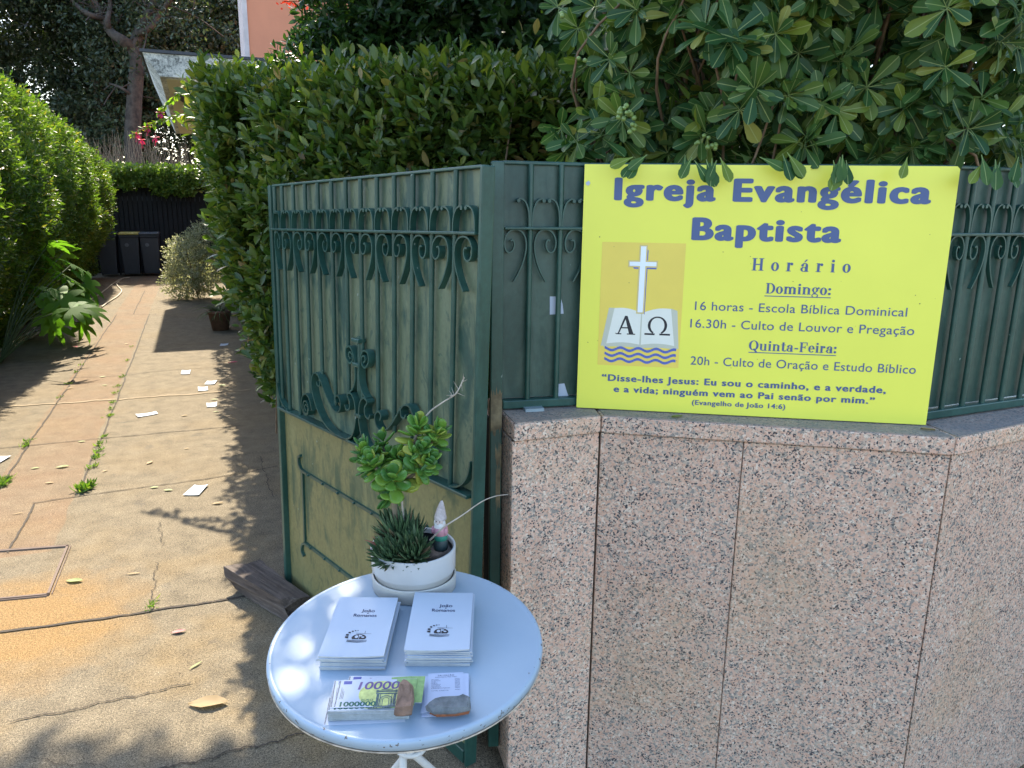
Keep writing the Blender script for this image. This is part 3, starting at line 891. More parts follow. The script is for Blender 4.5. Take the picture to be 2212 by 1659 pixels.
# fat-faced serif letters, drawn stroke by stroke
def serif_word(word, x0, x1, yb, cap, z, gap=0.07, flat=1.0):
    mb = MB(); pen = [0.0]; zz = [z]
    def quad(*pts):
        zz[0] += 0.000012
        mb.add([(pen[0] + x, y, zz[0]) for x, y in pts], [tuple(range(len(pts)))])
    def rect(xa, xb, ya, yb_):
        quad((xa, ya), (xb, ya), (xb, yb_), (xa, yb_))
    def ring(cx, cy, rx, ry, tx, ty, a0=0, a1=360, n=28):
        zz[0] += 0.000012
        vs = []
        for i in range(n + 1):
            q = R(a0 + (a1 - a0) * i / n)
            vs += [(pen[0] + cx + rx * math.cos(q), cy + ry * math.sin(q), zz[0]), (pen[0] + cx + (rx - tx) * math.cos(q), cy + (ry - ty) * math.sin(q), zz[0])]
        mb.add(vs, [(2 * i, 2 * i + 2, 2 * i + 3, 2 * i + 1) for i in range(n)])
    def dot(cx, cy, r):
        quad(*[(cx + r * math.cos(R(k * 30)), cy + r * math.sin(R(k * 30))) for k in range(12)])
    S, T, X = .19, .05, .70                            # stem, hairline, x-height (cap = 1)
    def ser(xc, y, w=.19):
        rect(xc - w, xc + w, y, y + T)
    def stem(xc, ya, yb_):
        rect(xc - S / 2, xc + S / 2, ya, yb_)
    def arch(xa, xb):
        ring((xa + xb) / 2, X - .26, (xb - xa) / 2 + S / 2, .26, S, .08, 0, 150)
    G = {}
    def g_H():
        stem(.2, 0, 1); stem(.72, 0, 1); rect(.2, .72, .46, .54)
        for xc in (.2, .72): ser(xc, 0); ser(xc, 1 - T)
        return .92
    def g_o(): ring(.30, X / 2, .30, X / 2 + .01, .19, .06); return .60
    def g_r(): stem(.17, 0, X); ser(.17, 0); rect(.02, .17, X - T, X); dot(.40, X - .11, .11); ring(.38, X - .2, .16, .2, .05, .06, 60, 150); return .52
    def g_a(): ring(.26, .19, .26, .20, .17, .05); stem(.46, 0, X - .18); rect(.46, .62, 0, T); ring(.31, X - .22, .245, .22, .16, .06, 0, 150); dot(.14, X - .20, .10); return .62
    def g_á(): w = g_a(); quad((.25, X + .06), (.33, X + .06), (.52, X + .27), (.36, X + .27)); return w
    def g_i(): stem(.17, 0, X); ser(.17, 0, .16); rect(.02, .17, X - T, X); dot(.17, .90, .11); return .34
    def g_D(): stem(.2, 0, 1); ring(.36, .5, .46, .5, .2, .06, -90, 90); rect(.02, .38, 0, .06); rect(.02, .38, .94, 1); return .82
    def g_m():
        for xc in (.17, .55, .93): stem(xc, 0, X - (.1 if xc > .2 else 0)); ser(xc, 0, .16)
        arch(.17, .55); arch(.55, .93); rect(.02, .17, X - T, X); return 1.10
    def g_n(): stem(.17, 0, X); stem(.57, 0, X - .1); ser(.17, 0, .17); ser(.57, 0, .17); arch(.17, .57); rect(.02, .17, X - T, X); return .75
    def g_g(): ring(.27, .46, .26, .25, .16, .05); ring(.28, -.08, .28, .2, .08, .07); quad((.1, .2), (.3, .2), (.42, .1), (.14, .1)); dot(.56, X - .06, .09); return .62
    def g_Q(): ring(.46, .5, .46, .51, .22, .06); quad((.40, .12), (.55, .2), (.86, -.2), (.66, -.2)); return .92
    def g_u(): stem(.17, .14, X); stem(.57, 0, X); ring(.37, .2, .295, .21, .17, .07, 180, 330); rect(.02, .2, X - T, X); rect(.42, .6, X - T, X); rect(.57, .74, 0, T); return .75
    def g_t(): stem(.2, .1, .92); rect(.02, .42, X - .06, X); ring(.32, .16, .215, .17, .18, .07, 180, 340); return .46
    def g_F(): stem(.2, 0, 1); ser(.2, 0); rect(.02, .74, .93, 1); rect(.2, .55, .47, .54); rect(.66, .74, .68, 1); rect(.50, .57, .36, .66); return .78
    def g_e(): ring(.29, X / 2, .29, X / 2 + .01, .18, .06, 0, 320); rect(.14, .57, .33, .39); return .58
    def g_dash(): rect(.05, .38, .26, .40); return .42
    def g_colon(): dot(.14, .12, .12); dot(.14, .56, .12); return .28
    fn = {'H': g_H, 'o': g_o, 'r': g_r, 'a': g_a, 'á': g_á, 'i': g_i, 'D': g_D, 'm': g_m, 'n': g_n, 'g': g_g, 'Q': g_Q, 'u': g_u, 't': g_t, 'F': g_F, 'e': g_e, '-': g_dash, ':': g_colon}
    for ch in word:
        pen[0] += fn[ch]() + gap
    tot = pen[0] - gap
    mb.v = [(x0 + x * (x1 - x0) / tot, yb + y * cap, zq) for x, y, zq in mb.v]
    return mb
serif_word('Horário', .4575, .7105, .4037, .033, .0008, gap=.55).build('lettering', M_NAVY, board)
serif_word('Domingo:', .4985, .6675, .3432, .0280, .0008).build('lettering', M_NAVY, board); MB().add([(.497, .3352, .0007), (.668, .3352, .0007), (.668, .3375, .0007), (.497, .3375, .0007)], [(0, 1, 2, 3)]).build('underline', M_NAVY, board)
serif_word('Quinta-Feira:', .467, .697, .1867, .0270, .0008).build('lettering', M_NAVY, board); MB().add([(.467, .1795, .0007), (.697, .1795, .0007), (.697, .1818, .0007), (.467, .1818, .0007)], [(0, 1, 2, 3)]).build('underline', M_NAVY, board)
sp = MB(); rs_ = random.Random(12)
for _ in range(26):
    x_, y_, r_ = rs_.uniform(.02, .93), rs_.uniform(.02, .66), rs_.uniform(.0006, .0016)
    sp.add([(x_ + r_ * math.cos(R(60 * k)), y_ + r_ * rs_.uniform(.6, 1.4) * math.sin(R(60 * k)), .0016) for k in range(6)], [tuple(range(6))])
sp.build('dirt_specks', plain('fly_specks', (.16, .15, .06), .8), board)
MB().add([(.004, .628, .0012), (.012, .634, .0012), (.017, .628, .0012), (.013, .621, .0012), (.007, .622, .0012)], [(0, 1, 2, 3, 4)]).build('scuff', M_PAPER, board)
# printed picture: panel, book, cross, waves
pic = MB().poly([(.0555, .1285, .0005), (.281, .1285, .0005), (.281, .4715, .0005), (.0555, .4715, .0005)]).build('picture_panel', M_ORNG, board)
def flat(name, m, polys, z):
    mb = MB()
    for i, p in enumerate(polys):
        mb.add([(x, y, z + i * 0.00002) for x, y in p], [tuple(range(len(p)))])
    return mb.build(name, m, pic)
def page(x0, x1, xb0, xb1, yt0, yt1, yb, hump):
    n = 10
    top = [(x0 + (x1 - x0) * i / n, yt0 + (yt1 - yt0) * i / n + hump * math.sin(math.pi * i / n)) for i in range(n + 1)]
    bot = [(xb0 + (xb1 - xb0) * i / n, yb + hump * .8 * math.sin(math.pi * i / n)) for i in range(n + 1)]
    return top + bot[::-1]
flat('book_edge', M_PAGE2, [[(.0815, .291), (.097, .291), (.0765, .184), (.0625, .183)], [(.2515, .294), (.269, .288), (.278, .182), (.266, .183)], page(.092, .172, .070, .172, .284, .272, .180, .004), page(.172, .256, .172, .274, .272, .287, .180, .004)], .0007)
flat('book_page', M_PAGE, [page(.0965, .1715, .078, .171, .2905, .279, .190, .006), page(.1735, .2515, .1735, .266, .279, .293, .190, .006)], .0009)
flat('book_gutter', M_PAGE2, [[(.1705, .28), (.1735, .28), (.1740, .184), (.1695, .184)]], .0010)
flat('cross_side', M_BLUEW, [[(.1765, .459), (.182, .450), (.180, .275), (.1755, .280)], [(.131, .4195), (.206, .4195), (.206, .4005), (.145, .4005)]], .0011)
flat('cross_outline', M_TAN, [[(.1575, .4655), (.1795, .4655), (.1785, .277), (.1565, .277)], [(.1285, .4235), (.209, .4235), (.209, .4045), (.1285, .4045)]], .0012)
flat('cross_face', M_PALEB, [[(.1615, .4615), (.1755, .4615), (.1745, .281), (.1605, .281)], [(.1325, .4195), (.205, .4195), (.205, .4085), (.1325, .4085)]], .00135)
for k, yw in enumerate((.1795, .1635, .148)):
    n = 44
    pts = [(.074 + .198 * i / n, yw + .0042 * math.sin(i / n * 2 * math.pi * 4.0 + 2.2)) for i in range(n + 1)]
    flat('wave', M_BLUEW, [[p for p in pts] + [(x, y - .0075) for x, y in reversed(pts)]], .0014)
flat('alpha_letter', M_BLACK, [[(.126, .270), (.1335, .270), (.152, .2205), (.1395, .2205)], [(.126, .268), (.1295, .262), (.1125, .2205), (.1085, .2205)], [(.115, .238), (.142, .238), (.141, .2345), (.1137, .2345)], [(.1035, .2205), (.1185, .2205), (.1185, .2175), (.1035, .2175)], [(.134, .2205), (.157, .2205), (.157, .2175), (.134, .2175)]], .0011)
om = []
cx_, cy_ = .217, .2455
arc = [R(-62 + 304 * i / 30) for i in range(31)]
om.append([(cx_ + .0265 * math.cos(q), cy_ + .0255 * math.sin(q)) for q in arc] + [(cx_ + (.0265 - .0045 - .003 * abs(math.cos(q))) * math.cos(q), cy_ + .0215 * math.sin(q)) for q in reversed(arc)])
om.append([(.1825, .2235), (.2105, .2235), (.2105, .2185), (.1825, .2185)]); om.append([(.2235, .2235), (.2525, .2235), (.2525, .2185), (.2235, .2185)])
flat('omega_letter', M_BLACK, om, .0011)

# ------------------------------------------------------------------ round table (it stands a little tilted to the street)
TT = R(5.0)
TC = np.array([-0.22, 1.4866, 0.7215])
tX, tY, tN = np.array([1.0, 0, 0]), np.array([0, math.cos(TT), math.sin(TT)]), np.array([0, -math.sin(TT), math.cos(TT)])
TM = Matrix(((1, 0, 0, TC[0]), (0, tY[1], tN[1], TC[1]), (0, tY[2], tN[2], TC[2]), (0, 0, 0, 1)))
def tp(px, py, h=0.0):                                 # a measured point, in the table top's own axes
    d = ray(px, py); p0 = TC + tN * h
    k = np.dot(p0 - [0, 0, EYE], tN) / np.dot(d, tN); p = np.array([0, 0, EYE]) + k * d - TC
    return np.array([p @ tX, p @ tY])
def tw(x, y, h=0.0):
    return TC + tX * x + tY * y + tN * h
def on_table(x, y, rot=0.0, h=0.0):
    return TM @ Matrix.Translation((float(x), float(y), float(h))) @ Matrix.Rotation(rot, 4, 'Z')
tab = thing('bistro_table', 'round white metal bistro table with crossed legs and chipped rim', 'table', matrix=TM)
TR_ = 0.2925
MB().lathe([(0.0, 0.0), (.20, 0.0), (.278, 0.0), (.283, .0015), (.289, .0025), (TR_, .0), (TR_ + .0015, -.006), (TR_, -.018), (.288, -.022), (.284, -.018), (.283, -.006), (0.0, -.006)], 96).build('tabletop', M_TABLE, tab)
MB().lathe([(TR_ - .001, -.0215), (TR_ + .0005, -.0235), (TR_ - .004, -.0265), (TR_ - .0075, -.0235), (TR_ - .004, -.0215)], 96).build('rim_bead', plain('rim_worn', (0.50, 0.42, 0.33), 0.6, var=0.5, scale=40), tab)
for k in range(3):
    q = R(93 + 120 * k)
    top = np.array([.225 * math.cos(q), .225 * math.sin(q), -.010])
    mid = np.array([.020 * math.cos(q + 1.2), .020 * math.sin(q + 1.2), -.285])
    bot = np.array([-.27 * math.cos(q), -.27 * math.sin(q), -.7215 + 0.27 * math.sin(q) * math.sin(TT)])
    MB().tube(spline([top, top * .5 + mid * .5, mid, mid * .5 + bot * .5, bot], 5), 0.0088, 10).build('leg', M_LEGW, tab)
MB().tube([(.032 * math.cos(R(a)), .030 * math.sin(R(a)), -.285) for a in range(0, 361, 20)], 0.006, 8, cap=False).build('leg_ring', M_LEGW, tab)
for k in range(3):
    q = R(93 + 120 * k)
    MB().box(.22 * math.cos(q) - .02, .22 * math.cos(q) + .02, .22 * math.sin(q) - .016, .22 * math.sin(q) + .016, -.012, -.0062).build('bracket', M_LEGW, tab)

# ------------------------------------------------------------------ booklets
def sheet_block(w, l, th, wave, nx=10, ny=6, lift=0.0, yskew=0.0):
    """a thin sheaf of paper with its spine on the left, slightly waved; origin at the centre of its underside"""
    mb = MB(); top = []; bot = []
    for j in range(ny + 1):
        for i in range(nx + 1):
            x, y = -w / 2 + w * i / nx, -l / 2 + l * j / ny
            z = wave * math.sin(math.pi * i / nx) * (1 - .5 * j / ny) + lift * (i / nx) ** 3 * (1 - j / ny)
            t_ = th * (1 - .25 * (i / nx))
            bot.append((x, y, z)); top.append((x, y, z + t_))
    n = len(top); k = nx + 1
    fs = []
    for j in range(ny):
        for i in range(nx):
            a = j * k + i
            fs.append((a, a + 1, a + k + 1, a + k)); fs.append((n + a, n + a + k, n + a + k + 1, n + a + 1))
    nside = len(fs)
    for i in range(nx):
        fs.append((i, n + i, n + i + 1, i + 1)); a = ny * k + i; fs.append((a, a + 1, n + a + 1, n + a))
    for j in range(ny):
        a = j * k; fs.append((a, a + k, n + a + k, n + a)); a = j * k + nx; fs.append((a, n + a, n + a + k, a + k))
    mb.add([v for v in top] + [v for v in bot], [tuple(reversed(f)) for f in fs])
    return mb, nside
ORD = ['top', 'second', 'third', 'fourth', 'fifth', 'sixth', 'seventh', 'eighth', 'ninth', 'bottom']
def booklet_stack(side, quad, n, th, where):
    TL, TRr, BRr, BLl = [tp(x, y, n * th) for x, y in quad]
    c = (TL + TRr + BRr + BLl) / 4
    w = (np.linalg.norm(TRr - TL) + np.linalg.norm(BRr - BLl)) / 2; l = (np.linalg.norm(TL - BLl) + np.linalg.norm(TRr - BRr)) / 2
    ang = math.atan2(*(BRr - BLl)[::-1]) * .5 + (math.atan2(*((TL + TRr) / 2 - (BLl + BRr) / 2)[::-1]) - math.pi / 2) * .5
    for i in range(n):
        topm = i == n - 1
        dx, dy = (0, 0) if topm else (random.uniform(-.003, .0045), random.uniform(-.003, .003))
        o_ = ORD[n - 1 - i] if i else 'bottom'
        lab = f'white booklet titled in small print on top of the {side} stack' if topm else f'white booklet {"at the bottom of" if i == 0 else o_ + " from the top in"} the {side} stack{where}'
        root = thing('booklet', lab, 'booklet', matrix=on_table(c[0] + dx, c[1] + dy, ang + (0 if topm else random.gauss(0, .012)), 0.0006 + i * th), group=f'booklets in the {side} stack')
        mb, ns = sheet_block(w, l, th * .97, random.uniform(-.0022, -.0008) if i > n // 2 else random.uniform(-.0009, .0003))
        if not topm:
            mb.v = [(x, y, max(z, -0.0003 * 1)) for x, y, z in mb.v]
        else:
            mb, ns = sheet_block(w, l, th, -.0010, lift=.004)
        b_ = mb.build('pages', M_PAPER2, root)
        b_.data.materials.append(M_PAPER)
        for k, p in enumerate(b_.data.polygons):
            if k < ns:
                p.material_index = 1
        if topm:
            zt = lambda x, y, z: (x, y, th * 1.0 + .0004 - .0008 * math.sin(math.pi * (x + w / 2) / w) * (1 - .5 * (y + l / 2) / l) - th * .25 * (x + w / 2) / w + .0004)
            lettering('title', 'João', -w * .05, w * .17, l * .225, .0105, M_NAVYB, root, bold=.008, xf=zt)
            lettering('title', 'e', w * .05, w * .075, l * .195, .006, M_NAVYB, root, bold=.008, xf=zt)
            lettering('title', 'Romanos', -w * .16, w * .22, l * .142, .0105, M_NAVYB, root, bold=.008, xf=zt)
            # printed emblem: a globe over an open book, a slanting cross and a curve of shrinking squares
            em = MB(); ex, ey, s = -.0 * w, -l * .22, w * .17
            def pl(pts, dz=0.0):
                em.add([zt(ex + x * s, ey + y * s, 0)[:2] + (zt(ex + x * s, ey + y * s, 0)[2] + dz,) for x, y in pts], [tuple(range(len(pts)))])
            cir = lambda cx, cy, rx, ry, a0=0, a1=360, n_=18: [(cx + rx * math.cos(R(a0 + (a1 - a0) * i / n_)), cy + ry * math.sin(R(a0 + (a1 - a0) * i / n_))) for i in range(n_ + 1)]
            pl(cir(.2, .1, .68, .55, 0, 180)); pl([(-.5, .1), (.9, .1), (.75, -.1), (-.4, -.1)])
            for cx, cy, q in ((-.95, .15, .15), (-.95, .5, .13), (-.8, .85, .11), (-.55, 1.05, .09), (-.3, 1.15, .07), (-.08, 1.18, .05)):
                pl([(cx - q, cy - q * .6), (cx + q, cy - q), (cx + q, cy + q), (cx - q, cy + q)])
            for k in range(3):
                pl([(-.85, -.2 - k * .12), (.2, -.28 - k * .13), (1.0, -.2 - k * .12), (1.0, -.25 - k * .12), (.2, -.34 - k * .13), (-.85, -.25 - k * .12)])
            pl([(-.2, .82), (1.3, .72), (1.3, .60), (1.26, .60), (1.26, .69), (-.2, .78)]); pl([(.62, 1.15), (.66, 1.15), (.66, .74), (.62, .74)])
            em.build('emblem', M_BLACK, root)
            pp = MB(); em = pp
            pl(cir(-.05, .25, .16, .2), .0002); pl(cir(.3, .4, .18, .1), .0002); pl(cir(.55, .2, .14, .1), .0002); pl([(.18, .6), (.22, .6), (.22, -.1), (.18, -.1)], .0002)
            pp.build('emblem_highlight', M_PAPER, root)
M_NAVYB = plain('dark_navy_print', (0.02, 0.03, 0.09), 0.6)
random.seed(11)
booklet_stack('left', ((730, 1292), (852, 1288), (838, 1422), (692, 1415)), 8, .0042, ' of two beside the pot')
booklet_stack('right', ((893, 1277), (1018, 1283), (1018, 1407), (877, 1403)), 10, .0040, ' of two beside the pot')

# ------------------------------------------------------------------ play banknotes under a stone
zn = lambda x, y: ((740 + x / 5.821) / 1.085, (1560 + y / 5.821) / 1.085)
M_NOTE = plain('note_paper', (0.45, 0.49, 0.56), 0.7, var=0.02)  # the sky's blue tint is part of this paper colour
M_NOTEG = plain('note_green', (0.24, 0.38, 0.14), 0.7, var=0.25, scale=60)
M_NOTEY = plain('note_yellow_green', (0.52, 0.56, 0.20), 0.7, var=0.25, scale=90)
M_NGREY = plain('note_engraving', (0.08, 0.12, 0.12), 0.7, var=0.5, scale=200)
M_NGRN = plain('note_dark_green', (0.012, 0.10, 0.075), 0.6)
M_NBLU = plain('note_blue', (0.03, 0.055, 0.26), 0.6)
M_NVIO = plain('note_violet', (0.12, 0.075, 0.22), 0.6)
b0, b1 = tp(*zn(160, 640), .021), tp(*zn(1270, 605), .021)
nl = np.linalg.norm(b1 - b0); na = math.atan2(*(b1 - b0)[::-1]); nh = nl * .50
nc = b0 + np.array([math.cos(na), math.sin(na)]) * nl / 2 + np.array([-math.sin(na), math.cos(na)]) * nh / 2
bun = thing('banknote_bundle', 'thick bundle of play banknotes with pale cut edges under the brown stone', 'banknote bundle', matrix=on_table(nc[0], nc[1], na, .001))
mb = MB(); random.seed(5)
for i in range(26):
    z0 = i * .0008
    dx, dy = random.gauss(0, .0004), random.gauss(0, .0006)
    n_ = 12
    prof = [(-nl / 2 + nl * k / n_, .0016 * math.sin(2 * math.pi * k / n_ * .8 + .6) * (1 - i / 40)) for k in range(n_ + 1)]
    vs = [(x + dx, -nh / 2 + dy, max(0.0, z0 + dz)) for x, dz in prof] + [(x + dx, nh / 2 + dy, max(0.0, z0 + dz)) for x, dz in prof]
    vs += [(x, y, z + .00066) for x, y, z in vs]
    m_ = n_ + 1; fs = []
    for k in range(n_):
        fs += [(k, k + 1, 2 * m_ + k + 1, 2 * m_ + k), (2 * m_ + k, 2 * m_ + k + 1, 3 * m_ + k + 1, 3 * m_ + k), (m_ + k + 1, m_ + k, 3 * m_ + k, 3 * m_ + k + 1), (k + 1, k, m_ + k, m_ + k + 1)]
    fs += [(0, 2 * m_, 3 * m_, m_), (n_, m_ + n_, 3 * m_ + n_, 2 * m_ + n_)]
    mb.add(vs, fs)
mb.build('note_block', plain('note_edges', (0.40, 0.43, 0.43), 0.8, var=0.15, scale=120), bun)
tk = MB()
for k in range(16):
    xa = (-nl / 2 + .010 + k * .0022) if k < 8 else (nl / 2 - .026 + (k - 8) * .0021)
    tk.add([(xa, -nh / 2 - .0022, .002 + (k % 3) * .002), (xa + .0007, -nh / 2 - .0022, .002 + (k % 3) * .002), (xa + .0007, -nh / 2 - .0022, .018), (xa, -nh / 2 - .0022, .018)], [(0, 1, 2, 3)])
tk.build('edge_marks', plain('edge_ink', (0.40, 0.44, 0.42), 0.8), bun)

def banknote(lab, cx, cy, ang, h, full, tilt=0.0):
    root = thing('banknote', lab, 'banknote', matrix=on_table(cx, cy, ang, h) @ Matrix.Rotation(tilt, 4, 'Y'), group='play banknotes on the table')
    w, l = nl, nh
    MB().box(-w / 2, w / 2, -l / 2, l / 2, 0, .0005).build('note_sheet', M_NOTE, root)
    A = lambda a, b, z=.0007: (-w / 2 + a * w, -l / 2 + b * l, z)
    def pc(name, m, polys, z=.0007):
        mb = MB()
        for i, p in enumerate(polys):
            mb.add([A(a, b, z + i * .00001) for a, b in p], [tuple(range(len(p)))])
        return mb.build(name, m, root)
    rc = lambda a0, a1, b0_, b1_: [(a0, b0_), (a1, b0_), (a1, b1_), (a0, b1_)]
    pc('flag_mark', M_NBLU, [rc(.06, .165, .84, .96)])
    pc('edge_code', M_BLACK, [rc(.005, .02, .04 + k * .045, .065 + k * .045) for k in range(21)] + [rc(.05 + .018 * j, .054 + .018 * j, .30, .72 - j * .07) for j in range(3)])
    if full:
        pc('colour_field', M_NOTEG, [rc(.74, 1.0, .01, .99)], .00062)
        ell = [(.55 + .27 * math.cos(R(k * 12)), .47 + .47 * math.sin(R(k * 12))) for k in range(30)]
        pc('colour_field', M_NOTEY, [ell], .00066)
        arch_ = []
        def ringp(cx_, cy_, r0, r1, asp=1.9, n=12):
            return [(cx_ + r1 * math.cos(R(180 * k / n)), cy_ + r1 * asp * math.sin(R(180 * k / n))) for k in range(n + 1)] + [(cx_ + r0 * math.cos(R(180 * k / n)), cy_ + r0 * asp * math.sin(R(180 * k / n))) for k in range(n, -1, -1)]
        for r0, r1 in ((.035, .045), (.055, .062), (.07, .085)):
            arch_.append(ringp(.635, .24, r0, r1))
            arch_ += [rc(.635 - r1, .635 - r0, .03, .24), rc(.635 + r0, .635 + r1, .03, .24)]
        arch_ += [rc(.51, .545, .03, .44), rc(.725, .76, .03, .44), rc(.50, .77, .44, .49), rc(.53, .74, .52, .58), rc(.56, .71, .60, .63), rc(.50, .53, .50, .60), rc(.74, .77, .50, .60), rc(.49, .78, .0, .03), rc(.555, .565, .03, .44), rc(.70, .71, .03, .44)]
        pc('arch_engraving', M_NGREY, arch_, .00075)
        zf = lambda x, y, z: (x, y, .0008)
        a_, b_ = A(.255, .63), A(.79, .9)
        lettering('numeral', '10000', a_[0], b_[0], a_[1], .285 * l, M_NVIO, root, bold=.02, xf=zf, shear=.12)
        a_, b_ = A(.07, .03), A(.52, .2)
        lettering('numeral', '1000000', a_[0], b_[0], a_[1], .165 * l, M_NGRN, root, bold=.035, xf=lambda x, y, z: (x, y, .00085))
        a_, b_ = A(.33, .205), A(.475, .3)
        lettering('numeral', 'EURO', a_[0], b_[0], a_[1], .075 * l, M_NGRN, root, bold=.01, xf=lambda x, y, z: (x, y, .0009))
    return root
tBL, tTL = tp(*zn(240, 582), .0235), tp(*zn(350, 190), .0235)
tdir = na + .02
def from_corner(bl, ang):
    return bl + np.array([math.cos(ang), math.sin(ang)]) * nl / 2 + np.array([-math.sin(ang), math.cos(ang)]) * nh / 2
c_ = from_corner(tBL, na - .01); banknote('uppermost play banknote showing a large 10000 beside the brown stone', c_[0], c_[1], na - .01, .0240, True)
c_ = from_corner(tp(*zn(195, 590), .022), na + .05); banknote('play banknote fanned out just under the uppermost one', c_[0], c_[1], na + .05, .0232, True)
c_ = from_corner(tp(*zn(165, 630), .021), na + .012); banknote('play banknote sticking out left with its small blue flag', c_[0], c_[1], na + .012, .0224, True)
c_ = from_corner(tp(*zn(104, 818), .001), na + .02); banknote('lowest play banknote poking out at the left of the bundle', c_[0], c_[1], na + .02, .0003, False)
c_ = from_corner(tp(*zn(290, 525), .0245), na - .045); banknote('green ended play banknote showing behind the brown stone', c_[0] + .008, c_[1] + .006, na - .045, .0217, True)

def rock(name, poly, h, m, seed, taper=.8, rough=.12, lab=None, cat=None, matrix=None, nz=3, grp=None):
    """an irregular flat-sided stone from its outline"""
    rs = random.Random(seed)
    root = thing(name, lab, cat, matrix=matrix, group=grp)
    n = len(poly); c = np.mean(poly, 0); vs = []; fs = []
    prof = [(0, .93), (.25, 1.0), (.6, .97), (.88, .88), (1.0, taper)]
    for t, k in prof:
        for i, p in enumerate(poly):
            q = c + (np.asarray(p) - c) * (k + rs.uniform(-rough, rough) * .35)
            vs.append((q[0], q[1], h * t * (1 + rs.uniform(-rough, rough) * (t > .5))))
    for j in range(len(prof) - 1):
        for i in range(n):
            fs.append((j * n + i, j * n + (i + 1) % n, (j + 1) * n + (i + 1) % n, (j + 1) * n + i))
    top = len(prof) - 1
    vs.append((c[0], c[1], h * 1.04)); fs += [(top * n + i, top * n + (i + 1) % n, len(vs) - 1) for i in range(n)]
    fs.append(tuple(reversed(range(n))))
    return root, MB().add(vs, fs)
def outline(pts, h):
    q = [tp(*zn(x, y), h) for x, y in pts]; c = np.mean(q, 0)
    return c, [p - c for p in q]
c_, pl_ = outline([(1080, 590), (1070, 570), (1110, 360), (1140, 190), (1200, 150), (1260, 150), (1330, 215), (1345, 380), (1310, 560), (1190, 580)], .042)
rt_, mb = rock('stone', pl_, .020, M_STONEB, 4, .62, .14, 'brown ridged stone weighing down the play banknotes', 'stone', on_table(c_[0], c_[1] - .004, 0, .0250))
mb.build('stone_body', M_STONEB, rt_)

# ------------------------------------------------------------------ printed cards under a slate
zc1, zc2, zc3 = tp(*zn(1532, 118), .007), tp(*zn(2012, 96), .007), tp(*zn(1600, 800), .001)
cw_ = np.linalg.norm(zc2 - zc1); ca = math.atan2(*(zc2 - zc1)[::-1]); ch_ = cw_ * 1.42
M_CARD = plain('card_paper', (0.42, 0.48, 0.61), 0.7, var=0.02)  # pale card, blue skylight put into the base colour
cdir = np.array([math.sin(ca), -math.cos(ca)])
ctop = (zc1 + zc2) / 2 + cdir * ch_ / 2
random.seed(21)
nc_ = 9
for i in range(nc_):
    topc = i == nc_ - 1
    k = nc_ - 1 - i
    dx, dy, da = (0, 0, 0) if topc else (random.uniform(-.008, .008) + (-.004 if k > 4 else .002), -k * .0016 + random.uniform(-.002, .002), random.uniform(-.10, .10) - .02)
    lab = 'pale card with a printed list headed in capitals, uppermost under the slate' if topc else f'pale printed card, {ORD[k] if k < nc_ - 1 else "lowest"} down in the fanned pile under the slate'
    root = thing('printed_card', lab, 'card', matrix=on_table(ctop[0] + dx, ctop[1] + dy, ca + da, .0006 + i * .0009), group='fanned printed cards on the table')
    MB().box(-cw_ / 2, cw_ / 2, -ch_ / 2, ch_ / 2, 0, .0006).build('card_sheet', M_CARD, root)
    if topc:
        zf = lambda x, y, z: (x, y, .0008)
        lettering('print', 'SALVAÇÃO', -cw_ * .22, cw_ * .24, ch_ * .405, .0042, M_NAVYB, root, xf=zf, spacing=1.2)
        lettering('print', 'JESUS PAGOU POR TUDO', -cw_ * .30, cw_ * .32, ch_ * .365, .0022, M_NAVYB, root, xf=zf)
        for r_, (a, wd) in enumerate((('PECADO', .2), ('PASSADO', .25), ('CULPA', .14), ('MORTE', .17), ('TORMENTO', .26), ('MALDADE', .24), ('VERGONHA', .28), ('INFERNO ETERNO', .52))):
            y_ = ch_ * (.30 - r_ * .036)
            lettering('print', a, -cw_ * .40, -cw_ * .40 + cw_ * wd, y_, .0022, M_NAVYB, root, xf=zf)
            lettering('print', 'PAGO', cw_ * .26, cw_ * .40, y_, .0022, M_NAVYB, root, xf=zf)
        lettering('print', 'TOTAL (CRISTO):', -cw_ * .40, cw_ * .08, ch_ * -.02, .0024, M_NAVYB, root, xf=zf)
        lettering('print', 'PAGO', cw_ * .26, cw_ * .40, ch_ * -.01, .0022, M_NAVYB, root, xf=zf)
    elif k in (3, 4, 6):
        mb = MB()
        for q in range(7):
            xa = -cw_ * .1 + q * cw_ * .06
            mb.box(xa, xa + cw_ * random.uniform(.02, .05), -ch_ / 2 + .003, -ch_ / 2 + .003 + random.uniform(.001, .003), .0006, .0008)
        mb.build('print', M_NAVYB, root)
c_, pl_ = outline([(1490, 590), (1500, 540), (1560, 490), (1700, 455), (1850, 440), (1980, 440), (2060, 420), (2110, 450), (2130, 510), (2100, 590), (1900, 630), (1600, 640)], .022)
rt_, mb = rock('slate_piece', pl_, .014, M_STONEG, 9, .80, .16, 'grey slate piece with rusty front edge weighing down the printed cards', 'stone', on_table(c_[0], c_[1], 0, .0155))
mb.build('slate_body', M_STONEG, rt_)
_, mb = None, MB().prism([(p[0] * .88 + .003, p[1] * .85 - .001) for p in pl_], -.0062, .0015)
mb.build('rusty_edge', M_RUSTW, rt_)

